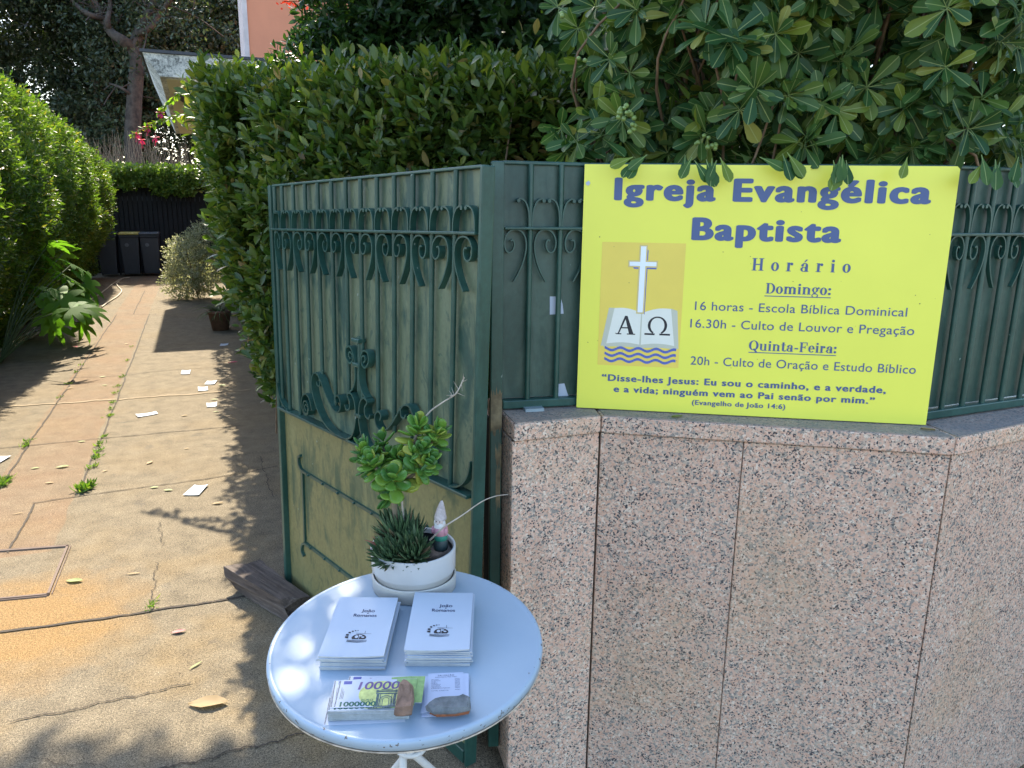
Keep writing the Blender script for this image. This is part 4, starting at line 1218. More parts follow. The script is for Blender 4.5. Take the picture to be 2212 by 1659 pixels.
# ------------------------------------------------------------------ planter and what grows in it
pf = tp(885, 1310, 0.0)
PC = np.array([tp(887, 1285, 0.02)[0], pf[1] + .086])
PM = TM @ Matrix.Translation((float(PC[0]), float(PC[1]), .001)) @ Matrix.Rotation(-TT * .5, 4, 'X') @ Matrix.Diagonal((1.0, .86, 1, 1))
PM = TM @ Matrix.Translation((float(PC[0]), float(PC[1]), .001))
EL = .86
def ell_(mb):
    return mb.mapv(lambda v: (v[0], v[1] * EL, v[2]))
pot = thing('planter', 'round white glazed planter standing in a white saucer', 'planter', matrix=PM)
ell_(MB().lathe([(0, .0), (.096, .0), (.1005, .003), (.1015, .036), (.1005, .0385), (.098, .039), (.096, .036), (.095, .006), (0, .006)], 64)).build('saucer', M_SAUC, pot)
ell_(MB().lathe([(0, .0085), (.084, .0085), (.0915, .012), (.0955, .050), (.0985, .0525), (.1005, .056), (.1015, .110), (.1005, .1125), (.097, .1125), (.0955, .110), (.0950, .092)], 64)).build('bowl', M_POT, pot)
ell_(MB().lathe([(.0949, .100), (.0945, .080), (0, .082)], 48)).build('soil', M_INNER, pot)
def pw(x, y, h):                                       # planter axes to world
    return TC + tX * (PC[0] + x) + tY * (PC[1] + y * EL) + tN * (h + .001)

# aloes: rosettes of narrow toothed leaves
M_ALOE = leafmat('aloe_leaf', [(0.0, (0.05, 0.10, 0.045)), (0.5, (0.085, 0.15, 0.065)), (0.9, (0.13, 0.19, 0.09)), (1.0, (0.24, 0.15, 0.09))], 0.42, 0.15, ribamt=0)
def spike_leaves(name, base, axis, n, Lr, wr, m, parent, th=(15, 95), curl=.35):
    """thick channelled tapering leaves"""
    V = []; prof = [(0, 1.0), (.3, .95), (.6, .7), (.85, .35), (1.0, .03)]
    nv = len(prof) * 4; fs = []
    for i in range(len(prof) - 1):
        for k in range(4):
            fs.append((i * 4 + k, i * 4 + (k + 1) % 4, i * 4 + 4 + (k + 1) % 4, i * 4 + 4 + k))
    axis = nrm(axis); e1 = nrm(np.cross(axis, [0.3, 1, .2])); e2 = np.cross(axis, e1)
    for j in range(n):
        t = j / (n - 1)
        az = j * 2.39996 + random.gauss(0, .1); an = R(th[0] + (th[1] - th[0]) * t ** .8 + random.gauss(0, 5))
        rad = math.cos(az) * e1 + math.sin(az) * e2
        ln = random.uniform(*Lr) * (.55 + .45 * math.sin(math.pi * min(1, .25 + t * .75))); w = ln * random.uniform(*wr)
        side = np.cross(axis, rad); p = np.array(base) + rad * .004 * (1 + 3 * t)
        for i, (s, k) in enumerate(prof):
            a2 = an - curl * s * 1.0
            d = math.cos(a2) * axis + math.sin(a2) * rad; nn = math.sin(a2) * axis - math.cos(a2) * rad
            if i:
                p = p + d * ln * (s - prof[i - 1][0])
            V += [p - side * w * k / 2 + nn * w * k * .16, p - nn * w * k * .22, p + side * w * k / 2 + nn * w * k * .16, p + nn * w * k * .05]
    return raw_mesh(name, np.array(V), fs, nv, n, None, m, parent)
random.seed(8)
for lab, (x, y, h), ax, n, Lr in (
        ('dark green spiky aloe rosette at the back left of the planter', (-.040, .035, .120), (-.25, .0, 1), 105, (.062, .080)),
        ('dark green spiky aloe rosette at the front left of the planter', (-.050, -.055, .108), (-.35, -.75, 1), 80, (.048, .064)),
        ('broad dark green aloe rosette in the middle of the planter', (.006, -.046, .112), (-.05, -.75, 1), 120, (.052, .070)),
        ('small dark green aloe rosette in the centre behind the others', (-.010, .040, .118), (-.1, .0, 1), 90, (.046, .060))):
    b_ = pw(x, y, h)
    root = thing('aloe_plant', lab, 'aloe', b_, group='aloes in the planter')
    spike_leaves('leaf_rosette', (0, 0, 0), ax, n, Lr, (.19, .25), M_ALOE, root, curl=.75)
b_ = pw(-.072, -.012, .115)
rd = thing('dried_aloe_tip', 'reddish dried aloe shoot at the left edge of the planter', 'aloe', b_)
spike_leaves('leaf_rosette', (0, 0, 0), (-.8, -.3, .35), 34, (.032, .045), (.07, .10), plain('red_brown_leaf', (0.36, 0.13, 0.09), .6, var=.4, scale=60), rd, th=(5, 50))

# jade plant: bare stems and pads of thick rounded leaves
M_JADE = leafmat('jade_leaf', [(0.0, (0.055, 0.155, 0.035)), (0.45, (0.10, 0.24, 0.035)), (0.8, (0.17, 0.30, 0.04)), (1.0, (0.30, 0.33, 0.05))], 0.28, 0.22, ribamt=0)
PD = float(np.dot(pw(0, 0, .1) - [0, 0, EYE], _f))     # depth of the planter
jb = pw(-.030, .012, .095)
jade = thing('jade_plant', 'leggy bright green jade plant with thick round leaves', 'jade plant', jb)
JW = lambda px, py, dd=0.0: PV(px, py, PD + dd) - jb
fork = JW(848, 1040, .0)
clusters = [((795, 985), .02, 1.0), ((830, 965), .05, .95), ((812, 1010), -.02, 1.0), ((850, 1045), -.035, 1.25), ((900, 940), .01, 1.1), ((938, 950), .03, 1.1), ((905, 985), -.01, 1.0), ((920, 1005), -.02, 1.05), ((880, 1000), .03, .9), ((795, 1005), .03, .8), ((860, 1000), .02, .9)]
st_ = MB()
st_.tube(spline([(0, 0, 0), fork * .5 + [-.004, 0, 0], fork], 5), [.0075] * 5 + [.0065] * 6, 8)
JV = []; random.seed(4); 
def pad(base, axis, k, ln):
    """opposite pairs of fleshy leaves"""
    axis = nrm(axis); e1 = nrm(np.cross(axis, rng.normal(size=3))); e2 = np.cross(axis, e1); q0 = random.uniform(0, 6)
    for j in range(k):
        for sgn in (0, math.pi):
            t = j / max(k - 1, 1); az = q0 + j * math.pi / 2 + sgn + random.gauss(0, .18); an = R(100 - 78 * t + random.gauss(0, 9))
            rad = math.cos(az) * e1 + math.sin(az) * e2
            d = math.cos(an) * axis + math.sin(an) * rad; nn = math.sin(an) * axis - math.cos(an) * rad
            L_ = ln * (1 - .30 * t) * random.uniform(.85, 1.12)
            JV.append((np.array(base) + axis * ln * .9 * t * .8, d, nn, L_))
for (px, py), dd, s in clusters:
    tip = JW(px, py, dd)
    mid = fork * .55 + tip * .45 + np.array([0, 0, -.012])
    st_.tube(spline([fork * .9, mid, tip], 5), [.0055] * 5 + [.0042] * 6, 7)
    ax_ = nrm(tip - mid) + np.array([0, -.35, .55])
    pad(tip - nrm(ax_) * .012, ax_, 6, .047 * s)
    pad(tip * .85 + mid * .15 + rng.normal(size=3) * .010, ax_ + rng.normal(size=3) * .8, 4, .040 * s)
    pad(tip * .75 + mid * .25 + rng.normal(size=3) * .016 - [0, 0, .006], ax_ + rng.normal(size=3) * 1.2, 3, .038 * s)
st_.build('stem', plain('jade_stem', (0.19, 0.155, 0.10), .8, var=.3, scale=60), jade)
prof = [(0, .12, .05), (.2, .42, .13), (.45, .85, .17), (.7, 1.0, .16), (.9, .72, .12), (1.0, .18, .05)]
tv = []; tf = []
for t, w, th in prof:
    for q in range(8):
        a = q * math.pi / 4
        tv.append((.5 * w * math.cos(a), t, .5 * th * math.sin(a) + .10 * t * t))
for i in range(len(prof) - 1):
    for q in range(8):
        tf.append((i * 8 + q, i * 8 + (q + 1) % 8, i * 8 + 8 + (q + 1) % 8, i * 8 + 8 + q))
tf.append(tuple((len(prof) - 1) * 8 + q for q in range(8)))
tv = np.array(tv)
jp, jd, jn, jl = (np.array([q[i] for q in JV]) for i in range(4))
v_ = leaf_arrays(jp, jd, jn, jl, jl * .66, tv)
raw_mesh('leaves', v_.reshape(-1, 3), tf, len(tv), len(jp), None, M_JADE, jade)

# two dry flower stalks
sb = pw(-.022, .02, .115)
dry1 = thing('dry_stalk', 'thin dry stalk with thorny tip rising above the jade plant', 'dry stalk', sb)
q = [np.zeros(3)] + [PV(x, y, PD + d) - sb for x, y, d in ((868, 1040, .02), (893, 985, .03), (905, 930, .03), (925, 893, .03), (958, 868, .03), (985, 850, .03), (1003, 815, .03))]
mb = MB().tube(spline(q, 5), np.linspace(.0028, .0016, 5 * (len(q) - 1) + 1), 6)
for k in range(16):
    t = random.uniform(.0, 1.0); p = q[-3] * (1 - t) + q[-1] * t + (q[-2] - (q[-3] + q[-1]) / 2) * (1 - abs(2 * t - 1))
    d = nrm(rng.normal(size=3) + np.array([.2, -.3, .6]))
    mb.tube([p, p + d * random.uniform(.010, .024)], [.0009, .0003], 4)
mb.build('stalk', M_DRY, dry1)
sb2 = pw(.040, .0, .125)
dry2 = thing('dry_stalk', 'thin bare dry stalk arching right in front of the gnome', 'dry stalk', sb2)
q = [np.zeros(3)] + [PV(x, y, PD - .03) - sb2 for x, y in ((960, 1138), (1000, 1112), (1040, 1084), (1070, 1072), (1098, 1068))]
MB().tube(spline(q, 5), [.0026 - .0018 * i / 25 for i in range(26)], 6).build('stalk', M_DRY, dry2)

# little garden gnome
gb = pw(.064, .018, .092)
gn = thing('garden_gnome', 'small weathered gnome figurine with white beard and pink coat in the planter', 'figurine', gb, R(-20))
MB().lathe([(0, 0), (.016, 0), (.0175, .006), (.0165, .022), (.015, .026)], 20).build('legs', plain('gnome_dark', (0.03, 0.05, 0.05), .5), gn)
MB().lathe([(.0152, .026), (.0172, .029), (.0165, .037), (.0155, .039)], 20).build('belt', plain('gnome_green', (0.02, 0.20, 0.14), .5), gn)
MB().lathe([(.0158, .039), (.0185, .046), (.0170, .058), (.012, .066), (.0, .068)], 20).ball((-.0165, -.006, .050), .0065, 8, 6, (.8, 1, 1.6)).ball((.0165, -.006, .050), .0065, 8, 6, (.8, 1, 1.6)).build('coat', plain('gnome_pink', (0.50, 0.24, 0.28), .6, var=.2, scale=60), gn)
MB().ball((0, -.002, .073), .0125, 14, 10, (1, 1, 1.05)).ball((0, -.0145, .072), .003, 8, 6).build('head', plain('gnome_face', (0.62, 0.50, 0.44), .6), gn)
mb = MB().ball((0, -.009, .060), .0125, 14, 10, (1.0, .6, 1.25))
for s_ in (-1, 1):
    mb.ball((s_ * .011, -.004, .070), .0055, 8, 6, (.7, 1, 1.6))
mb.build('beard', plain('gnome_beard', (0.72, 0.69, 0.65), .8, var=.15, scale=120, bmp=.6), gn)
MB().ball((-.0045, -.0135, .0765), .0014, 6, 5).ball((.0045, -.0135, .0765), .0014, 6, 5).build('eyes', M_BLACK, gn)
MB().lathe([(.0148, .079), (.0150, .083), (.0125, .094), (.0095, .106), (.0062, .117), (.003, .1245), (0, .126)], 20).mapv(lambda v: (v[0] + .10 * max(0, v[2] - .09), v[1], v[2])).build('hat', plain('gnome_hat', (0.50, 0.44, 0.42), .85, var=.35, scale=90, bmp=.5), gn)

# ------------------------------------------------------------------ hedges
M_HEDGE = leafmat('hedge_leaf', [(0.0, (0.028, 0.060, 0.014)), (0.4, (0.055, 0.098, 0.018)), (0.75, (0.100, 0.142, 0.024)), (0.95, (0.165, 0.185, 0.034)), (1.0, (0.28, 0.19, 0.09))], 0.30, 0.32, (0.10, 0.16, 0.05), .4, .05)
M_HEDGEL = leafmat('left_hedge_leaf', [(0.0, (0.040, 0.080, 0.015)), (0.5, (0.075, 0.130, 0.020)), (0.9, (0.130, 0.185, 0.026)), (1.0, (0.22, 0.18, 0.05))], 0.38, 0.48, (0.12, 0.16, 0.05), .3, .05)
M_DARKT = leafmat('dark_laurel_leaf', [(0.0, (0.014, 0.038, 0.013)), (0.5, (0.026, 0.062, 0.018)), (1.0, (0.044, 0.085, 0.022))], 0.32, 0.28, (0.06, 0.1, 0.04), .4, .05)
M_PITT = leafmat('pittosporum_leaf', [(0.0, (0.024, 0.070, 0.022)), (0.45, (0.042, 0.102, 0.027)), (0.8, (0.068, 0.136, 0.030)), (0.95, (0.150, 0.205, 0.030)), (1.0, (0.25, 0.25, 0.06))], 0.36, 0.24, (0.30, 0.36, 0.14), .75, .028, (0.10, 0.15, 0.05), spec=.25)

def hedge(name, lab, patches, m, core, lr, wr, k, slen, parent_kind='hedge', up=.55, out=.55, layers=((0, 1.0), (-.09, .6), (-.2, .45)), tw=True):
    """patches: (function (a, b) -> point, outward normal), sampled count"""
    root = thing(name, lab, parent_kind, core['base'])
    PP = []; AA = []
    for fn, cnt in patches:
        for dep, frac in layers:
            n = int(cnt * frac)
            a, b = rng.random(n), rng.random(n)
            p, nr = fn(a, b)
            p = p + nr * (dep - core.get('inset', 0.0) + nzv(p, core.get('amp', .09), core.get('frq', 1.7)) + nzv(p, .07, 5.0, 9.0) + np.abs(rng.normal(0, .03, n)))[:, None]
            ax = nr * out + ZZ * up + rng.normal(0, .28, (n, 3))
            PP.append(p); AA.append(ax)
    PP = np.concatenate(PP); AA = np.concatenate(AA)
    pos, d, nn, ln, wd = shoots(PP, AA, k, rng.uniform(slen[0], slen[1], len(PP)), lr, wr)
    base = np.array(core['base'])
    leaves('foliage', pos - base, d, nn, ln, wd, core.get('kind', 'oval'), m, root)
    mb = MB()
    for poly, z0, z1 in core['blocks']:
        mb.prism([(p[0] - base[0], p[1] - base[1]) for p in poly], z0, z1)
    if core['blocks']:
        mb.build('opaque_core', M_CORE, root)  # solid dark blocks added inside the foliage to stop light and firm the shadow
    if tw:
        mb = MB()
        for i in rng.choice(len(PP), min(500, len(PP)), replace=False):
            a = PP[i] - base; mb.tube([a - nrm(AA[i]) * .16 - [0, 0, .06], a - nrm(AA[i]) * .05, a + nrm(AA[i]) * .05], [.004, .003, .002], 4, cap=False)
        mb.build('twigs', M_TWIG, root)
    return root

from mathutils import noise as mnoise
def nzv(p, amp, s, ph=0.0):
    return np.array([amp * (mnoise.noise((q[0] * s + ph, q[1] * s, q[2] * s)) + .5 * mnoise.noise((q[0] * s * 2.1, q[1] * s * 2.1 + ph, q[2] * s * 2.1))) for q in p])

def curve_u(z, tab):
    return np.interp(z, [t[0] for t in tab], [t[1] for t in tab])

# right hedge behind the gate
RH = [(0.0, .54), (.35, .44), (.9, .30), (1.5, .21), (2.0, .16), (2.25, .20), (2.42, .34)]
C0, C1, C2 = np.array([-1.12, 3.42]), np.array([-.50, 2.95]), np.array([.16, 2.78])
def rh_left(a, b):
    v = 3.75 + (15.0 - 3.75) * a ** 1.5; zm = np.interp(v, [3.7, 5.2, 8], [.72, .45, .10]); z = zm + (2.37 - zm) * b
    zt = np.interp(v, [3.7, 4.6, 5.6, 9, 15], [2.04, 2.18, 2.36, 2.2, 1.9]); z = z * zt / 2.37
    p = W(0, 0)[None] + DU[None] * (curve_u(z, RH) + np.interp(v, [4.3, 6.5], [0, .11]))[:, None] + DV[None] * v[:, None] + ZZ[None] * z[:, None]
    nr = np.tile(-DU, (len(a), 1)); return p, nr
def lerp3(t):
    t = np.asarray(t)[:, None]
    return np.where(t < .45, C0 + (C1 - C0) * (t / .45), C1 + (C2 - C1) * ((t - .45) / .55))
def rh_front(a, b):
    z = .75 + 1.30 * b; xy = lerp3(a)
    nr = np.tile(nrm(np.array([-.45, -.9, 0])), (len(a), 1))
    lean = np.maximum(0, z - 1.7)
    p = np.concatenate([xy, z[:, None]], 1) - nr * (lean ** 2 * .9 + .10 * (a > .8) + .25 * np.maximum(0, a - .75) * 4)[:, None]
    return p, nr
def rh_top(a, b):
    xy = lerp3(a); back = np.array([.30, .95]) * 1.0
    p = np.concatenate([xy + back * (b[:, None] * 1.6), (2.02 + .22 * b - .10 * np.maximum(0, a - .6))[:, None]], 1)
    return p, np.tile(ZZ, (len(a), 1))
def rh_topl(a, b):
    v = 3.9 + 9 * a ** 1.5
    zt = np.interp(v, [3.7, 4.6, 5.6, 9, 15], [2.04, 2.18, 2.36, 2.2, 1.9])
    p = DU[None] * (.05 + 1.0 * b)[:, None] + DV[None] * v[:, None] + ZZ[None] * (zt + .03)[:, None]
    return p, np.tile(ZZ, (len(a), 1))
w2 = lambda u, v: W(u, v)[:2]
hedge('clipped_hedge', 'tall clipped hedge of glossy green leaves rising behind the open gate', [(rh_left, 7600), (lambda a, b: rh_left(a * .60, .42 + .58 * b), 4500), (rh_front, 2800), (rh_top, 1200), (rh_topl, 1400)], M_HEDGE,
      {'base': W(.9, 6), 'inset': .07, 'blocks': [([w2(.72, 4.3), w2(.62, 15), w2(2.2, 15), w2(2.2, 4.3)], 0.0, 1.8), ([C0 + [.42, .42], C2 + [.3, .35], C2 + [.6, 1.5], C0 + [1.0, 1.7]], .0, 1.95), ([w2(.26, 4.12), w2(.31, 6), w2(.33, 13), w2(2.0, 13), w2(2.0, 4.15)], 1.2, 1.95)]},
      (.050, .088), (.40, .50), 8, (.06, .17), up=.75, out=.5)

# left hedge along the driveway
LH = [(0.0, -2.30), (.4, -2.15), (.9, -1.90), (1.5, -1.72), (2.1, -1.68), (2.55, -1.78), (2.85, -2.05)]
def lh_top_z(v):
    return np.interp(v, [5, 8, 11, 14, 18.6], [3.0, 2.95, 2.88, 2.70, 2.20])
def lh_face(a, b):
    v = 5.2 + 13.3 * a ** 1.15; z = b * 2.85
    p = DU[None] * curve_u(z, LH)[:, None] + DV[None] * v[:, None] + ZZ[None] * (z * lh_top_z(v) / 2.85)[:, None]
    return p, np.tile(nrm(DU * .9 + ZZ * .25), (len(a), 1))
def lh_top(a, b):
    v = 5.2 + 13.3 * a
    p = DU[None] * (-1.95 - 1.3 * b)[:, None] + DV[None] * v[:, None] + ZZ[None] * (lh_top_z(v) + .05 * np.sin(v * 3))[:, None]
    return p, np.tile(ZZ, (len(a), 1))
hedge('overgrown_hedge', 'sunlit overgrown hedge along the left side of the driveway', [(lh_face, 8200), (lh_top, 2600)], M_HEDGEL,
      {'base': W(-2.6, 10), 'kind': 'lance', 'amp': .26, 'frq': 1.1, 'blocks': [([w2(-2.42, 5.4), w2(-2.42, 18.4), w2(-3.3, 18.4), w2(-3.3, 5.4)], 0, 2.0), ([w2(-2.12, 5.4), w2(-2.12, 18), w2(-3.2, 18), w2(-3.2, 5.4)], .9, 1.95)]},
      (.055, .10), (.26, .38), 9, (.06, .16), up=.35, out=.7, layers=((0, 1.0), (-.12, .45)))

def blob(c, r, squash_in=.55):
    """points through the outer part of an ellipsoid"""
    c = np.array(c); r = np.array(r)
    def fn(a, b):
        n = len(a)
        d = nrm(rng.normal(size=(n, 3)))
        rad = squash_in + (1 - squash_in) * rng.random(n) ** .5
        return c + d * r * (rad + wob(d * 2 + c, .14, 1.7))[:, None], d
    return fn

# dark laurel tree over the hedge; its crown also reaches out above the drive
lt_base = np.array([.25, 4.9, 0.0])
lt = thing('laurel_tree', 'dark green laurel tree rising behind the clipped hedge', 'tree', lt_base)
PP = []; AA = []
for c, r, n in (((.15, 4.9, 3.1), (.85, .8, .95), 1500), ((-.42, 5.0, 3.2), (.72, .6, .9), 1300), ((-.62, 5.3, 2.55), (.55, .5, .42), 600), ((-1.0, 5.2, 2.9), (.33, .4, .5), 420), ((-1.15, 5.3, 2.40), (.36, .4, .28), 300), ((.9, 4.3, 3.0), (.9, .8, 1.0), 1500), ((.45, 4.9, 4.0), (1.3, 1.0, 1.0), 1300), ((.75, 3.6, 2.55), (.55, .45, .65), 700), ((1.6, 4.2, 2.6), (.9, .8, .9), 900)):
    p, d = blob(c, r)(np.zeros(n), np.zeros(n))
    PP.append(p); AA.append(d * .6 + ZZ * .4 + rng.normal(0, .3, d.shape))
pos, d, nn, ln, wd = shoots(np.concatenate(PP), np.concatenate(AA), 8, .10, (.06, .09), (.36, .45))
leaves('crown', pos - lt_base, d, nn, ln, wd, 'oval', M_DARKT, lt)
mb = MB().tube(spline([(0, 0, 0), (.05, .02, 1.2), (-.02, -.05, 2.4), (.1, 0, 3.6), (.05, .05, 4.4)], 5), np.linspace(.09, .03, 21), 9)
for k in range(12):
    z = 1.6 + k * .22; q = k * 2.4
    mb.tube(spline([(0, 0, z), (.4 * math.cos(q), .35 * math.sin(q), z + .35), (.85 * math.cos(q), .7 * math.sin(q), z + .55)], 4), np.linspace(.03, .008, 9), 6)
mb.build('trunk', M_BARK, lt)

# pittosporum shrub hanging over the fence and the board
pt_base = np.array([1.3, 2.75, ZC - .4])
pt = thing('pittosporum_shrub', 'large leaved green shrub with berries hanging over the yellow board', 'shrub', pt_base)
fline = [np.array([.26, 2.30]), np.array([1.10, 2.14]), np.array([2.2, 2.65])]
def fl(t):
    t = np.asarray(t)[:, None]
    return np.where(t < .48, fline[0] + (fline[1] - fline[0]) * t / .48, fline[1] + (fline[2] - fline[1]) * (t - .48) / .52)
def ros(n, zlo, zhi, dlo, dhi, tlo=0.0, thi=1.0):
    t = rng.uniform(tlo, thi, n); xy = fl(t)
    nr = np.where((t < .48)[:, None], np.array([[-.19, -.98]]), np.array([[.30, -.95]])); 
    z = rng.uniform(zlo, zhi, n); dp = rng.uniform(dlo, dhi, n)
    bul = .16 * np.sin(np.clip((z - 1.7) / 1.2, 0, 1) * math.pi) + .06 * np.sin(7 * t * 3 + z * 5) - .12 * (t < .12) 
    p = np.concatenate([xy + nr * (bul - dp)[:, None], z[:, None]], 1)
    n3 = np.concatenate([nr, np.zeros((n, 1))], 1)
    return p, n3
grp = []
for n, zl, zh, d0, d1, tl, th_ in ((330, 1.80, 3.0, -.02, .08, 0, 1), (460, 1.80, 3.1, .08, .22, 0, 1), (520, 1.78, 3.1, .22, .60, -.02, 1), (26, 1.74, 1.84, -.03, .05, .02, 1)):
    p, n3 = ros(n, zl, zh, d0, d1, tl, th_); grp.append((p, n3))
p1 = np.concatenate([q[0] for q in grp]); n1 = np.concatenate([q[1] for q in grp])
# sprays that stick out to the left, over the gap above the fence
ex = np.array([PV(x, y, d) for x, y, d in ((1215, 275, 2.30), (1250, 310, 2.25), (1290, 250, 2.25), (1262, 235, 2.35), (1225, 320, 2.3), (1300, 300, 2.2), (1280, 130, 2.3), (1250, 60, 2.35), (1310, 70, 2.25), (1330, 185, 2.2), (1345, 260, 2.18), (1210, 20, 2.45), (1290, 20, 2.3))])
p1 = np.concatenate([p1, ex]); n1 = np.concatenate([n1, np.tile([[-.4, -.9, 0]], (len(ex), 1))])
ax = n1 * .75 + ZZ * .15 + rng.normal(0, .42, n1.shape)
pos, d, nn, ln, wd = shoots(p1, ax, 11, .022, (.070, .112), (.33, .41), 100, 42, .20)
d = d + np.array([0, 0, -.10])
# the few sprays that hang down in front of the board's upper edge
hx = [((1690, 338), 285), ((1695, 350), 310), ((1820, 340), 262), ((1800, 352), 275), ((1812, 362), 250), ((2160, 355), 250), ((2120, 340), 275), ((1640, 345), 330), ((1960, 345), 250), ((1398, 340), 220), ((1372, 352), 232), ((1368, 345), 205), ((1480, 340), 265), ((1500, 352), 300), ((1385, 350), 235), ((1525, 350), 285), ((1538, 348), 265), ((1548, 352), 245), ((1700, 335), 300), ((1815, 345), 255), ((1828, 352), 270), ((2150, 350), 265), ((2180, 365), 285), ((1495, 345), 240), ((1555, 345), 290), ((2120, 360), 235), ((2200, 345), 250)]
hp = []; hd = []; hl = []
for (x, y), a in hx:
    p = PV(x, y - 6, np.interp(x, [1265, 2077], [2.02, 1.885])); hp.append(p)
    v = nrm(_r * math.cos(R(a)) + _u * math.sin(R(a)) - _f * .25); hd.append(v); hl.append(random.uniform(.058, .082))
hp, hd, hl = np.array(hp), np.array(hd), np.array(hl)
pos = np.concatenate([pos, hp]); d = np.concatenate([d, hd]); nn = np.concatenate([nn, np.tile(-_f[None] + [[0, 0, .2]], (len(hp), 1)) + rng.normal(0, .15, (len(hp), 3))])
ln = np.concatenate([ln, hl]); wd = np.concatenate([wd, hl * .42])
leaves('foliage', pos - pt_base, d, nn, ln, wd, 'obovate', M_PITT, pt)
mb = MB()
for i in range(0, len(p1), 5):
    a = p1[i] - pt_base; b = a - nrm(ax[i]) * random.uniform(.12, .3) + np.array([0, .1, -.12])
    c = b * .7 + np.array([0, .3, -.1])
    mb.tube(spline([c, b, a], 4), [.006, .006, .006, .005, .005, .004, .004, .0035, .003], 5, cap=False)
mb.build('branches', M_TWIG, pt)
mb = MB()
for k in range(9):
    q = R(k * 40); mb.tube(spline([(0, .1, -.6), (.3 * math.cos(q), .1 + .2 * math.sin(q), .2), (.7 * math.cos(q), .1 + .35 * math.sin(q), 1.0), (.9 * math.cos(q), .1 + .4 * math.sin(q), 1.7)], 5), np.linspace(.03, .01, 16), 7)
mb.build('trunk', M_BARK, pt)
M_BERRY = plain('green_berry', (0.16, 0.24, 0.06), .4, var=.2, scale=30)
for (x, y), n in (((1345, 248), 9), ((1362, 270), 6), ((1352, 238), 5), ((1520, 310), 5), ((1545, 318), 4), ((1600, 28), 6), ((1630, 30), 5), ((1255, 130), 2), ((1210, 35), 3), ((1590, 5), 4)):
    mb = MB()
    for _ in range(n):
        p = PV(x + random.gauss(0, 9), y + random.gauss(0, 9), 2.06 + random.gauss(0, .012)) - pt_base
        mb.ball(p, random.uniform(.0055, .0075), 10, 8)
    mb.build('berry_cluster', M_BERRY, pt)

# ------------------------------------------------------------------ along the driveway
fb = W(-1.95, 8.9)
fat = thing('fatsia_plant', 'sunlit plant with big hand shaped leaves at the foot of the left hedge', 'plant', fb)
def palm_leaf(mb, base, d, n, size):
    """a hand-shaped leaf: pointed lobes joined in a broad palm"""
    d = nrm(d); n = nrm(n - d * np.dot(n, d)); s = np.cross(d, n); vs = []; k = 8
    angs = np.linspace(-125, 125, k)
    cen = len(vs); vs.append(base)
    for i, a in enumerate(angs):
        q = R(a); dr_ = math.cos(q) * d + math.sin(q) * s; pr = -math.sin(q) * d + math.cos(q) * s
        ln = size * (1.0 - .38 * abs(a / 125) ** 1.5)
        for t, w, z in ((.42, -.10, .02), (.62, -.105, .03), (.85, -.06, 0.0), (1.0, 0, -.06), (.85, .06, 0.0), (.62, .105, .03), (.42, .10, .02)):
            vs.append(base + dr_ * ln * t + pr * size * w * 1.15 + n * size * (z - .12 * t * t))
    fs = []
    for i in range(k):
        o = 1 + 7 * i
        fs += [(0, o, o + 6), (o, o + 1, o + 5, o + 6), (o + 1, o + 2, o + 4, o + 5), (o + 2, o + 3, o + 4)]
        if i < k - 1:
            fs.append((0, o + 6, o + 7))
    mb.add(vs, fs, True)
mbl = MB(); mbs = MB(); random.seed(13)
fl_ = [((205, 660), .0), ((180, 628), .1), ((150, 590), .2), ((195, 605), .05), ((140, 545), .3), ((165, 565), .25), ((120, 620), .2), ((100, 560), .4), ((150, 640), .1), ((170, 660), .0), ((120, 665), .2), ((95, 600), .45), ((130, 690), .2), ((185, 690), .1), ((85, 640), .4), ((110, 520), .5), ((75, 575), .5), ((125, 585), .3), ((110, 640), .35), ((145, 615), .25), ((160, 600), .15), ((180, 655), .1), ((85, 540), .55), ((60, 610), .5)]
for (x, y), dd in fl_:
    u_ = -1.12 - dd * 1.6
    dvec = ray(x, y); t = u_ / np.dot(dvec, DU); tip = np.array([0, 0, EYE]) + dvec * t
    if not (7.0 < np.dot(tip, DV) < 11.5):
        tip = PV(x, y, 8.9)
    ctr = tip - fb
    out = nrm(ctr * np.array([1, 1, .25]) + np.array([0, 0, .15]))
    bs = ctr - out * .10
    mbs.tube(spline([(0, 0, .02), bs * .5 + np.array([0, 0, .14]), bs], 4), .006, 5, cap=False)
    palm_leaf(mbl, bs, out * np.array([1, 1, .5]) + np.array([.1, -.15, -.45]), np.array([.25, -.65, .75]) + rng.normal(0, .2, 3), random.uniform(.27, .36))
mbl.build('leaves', leafmat('fatsia_leaf', [(0, (.06, .15, .022)), (1, (.11, .22, .03))], .6, .5, ribamt=0, spec=.15), fat)
mbs.build('stems', plain('fatsia_stem', (.05, .08, .025), .8), fat)

# pale variegated bush and a strappy plant at the foot of the right hedge
vb = P(428, 645)
vbu = thing('variegated_bush', 'pale cream and green variegated bush before the dark bins', 'bush', vb)
PP = []; AA = []
for c, r, n in (((0, 0, .5), (.42, .40, .40), 800), ((-.2, .1, .75), (.28, .28, .25), 380), ((.2, 0, .95), (.28, .25, .3), 320), ((-.15, -.05, .28), (.38, .34, .26), 420)):
    p, d = blob(c, r)(np.zeros(n), np.zeros(n)); PP.append(p); AA.append(d + ZZ * .3 + rng.normal(0, .3, d.shape))
pos, d, nn, ln, wd = shoots(np.concatenate(PP), np.concatenate(AA), 6, .10, (.03, .055), (.5, .65))
leaves('foliage', pos, d, nn, ln, wd, 'far', leafmat('variegated_leaf', [(0, (.16, .20, .09)), (.5, (.36, .38, .24)), (1, (.55, .54, .40))], .5, .4, ribamt=0, tcol=(1.2, 1.2, .85)), vbu)
mb = MB()
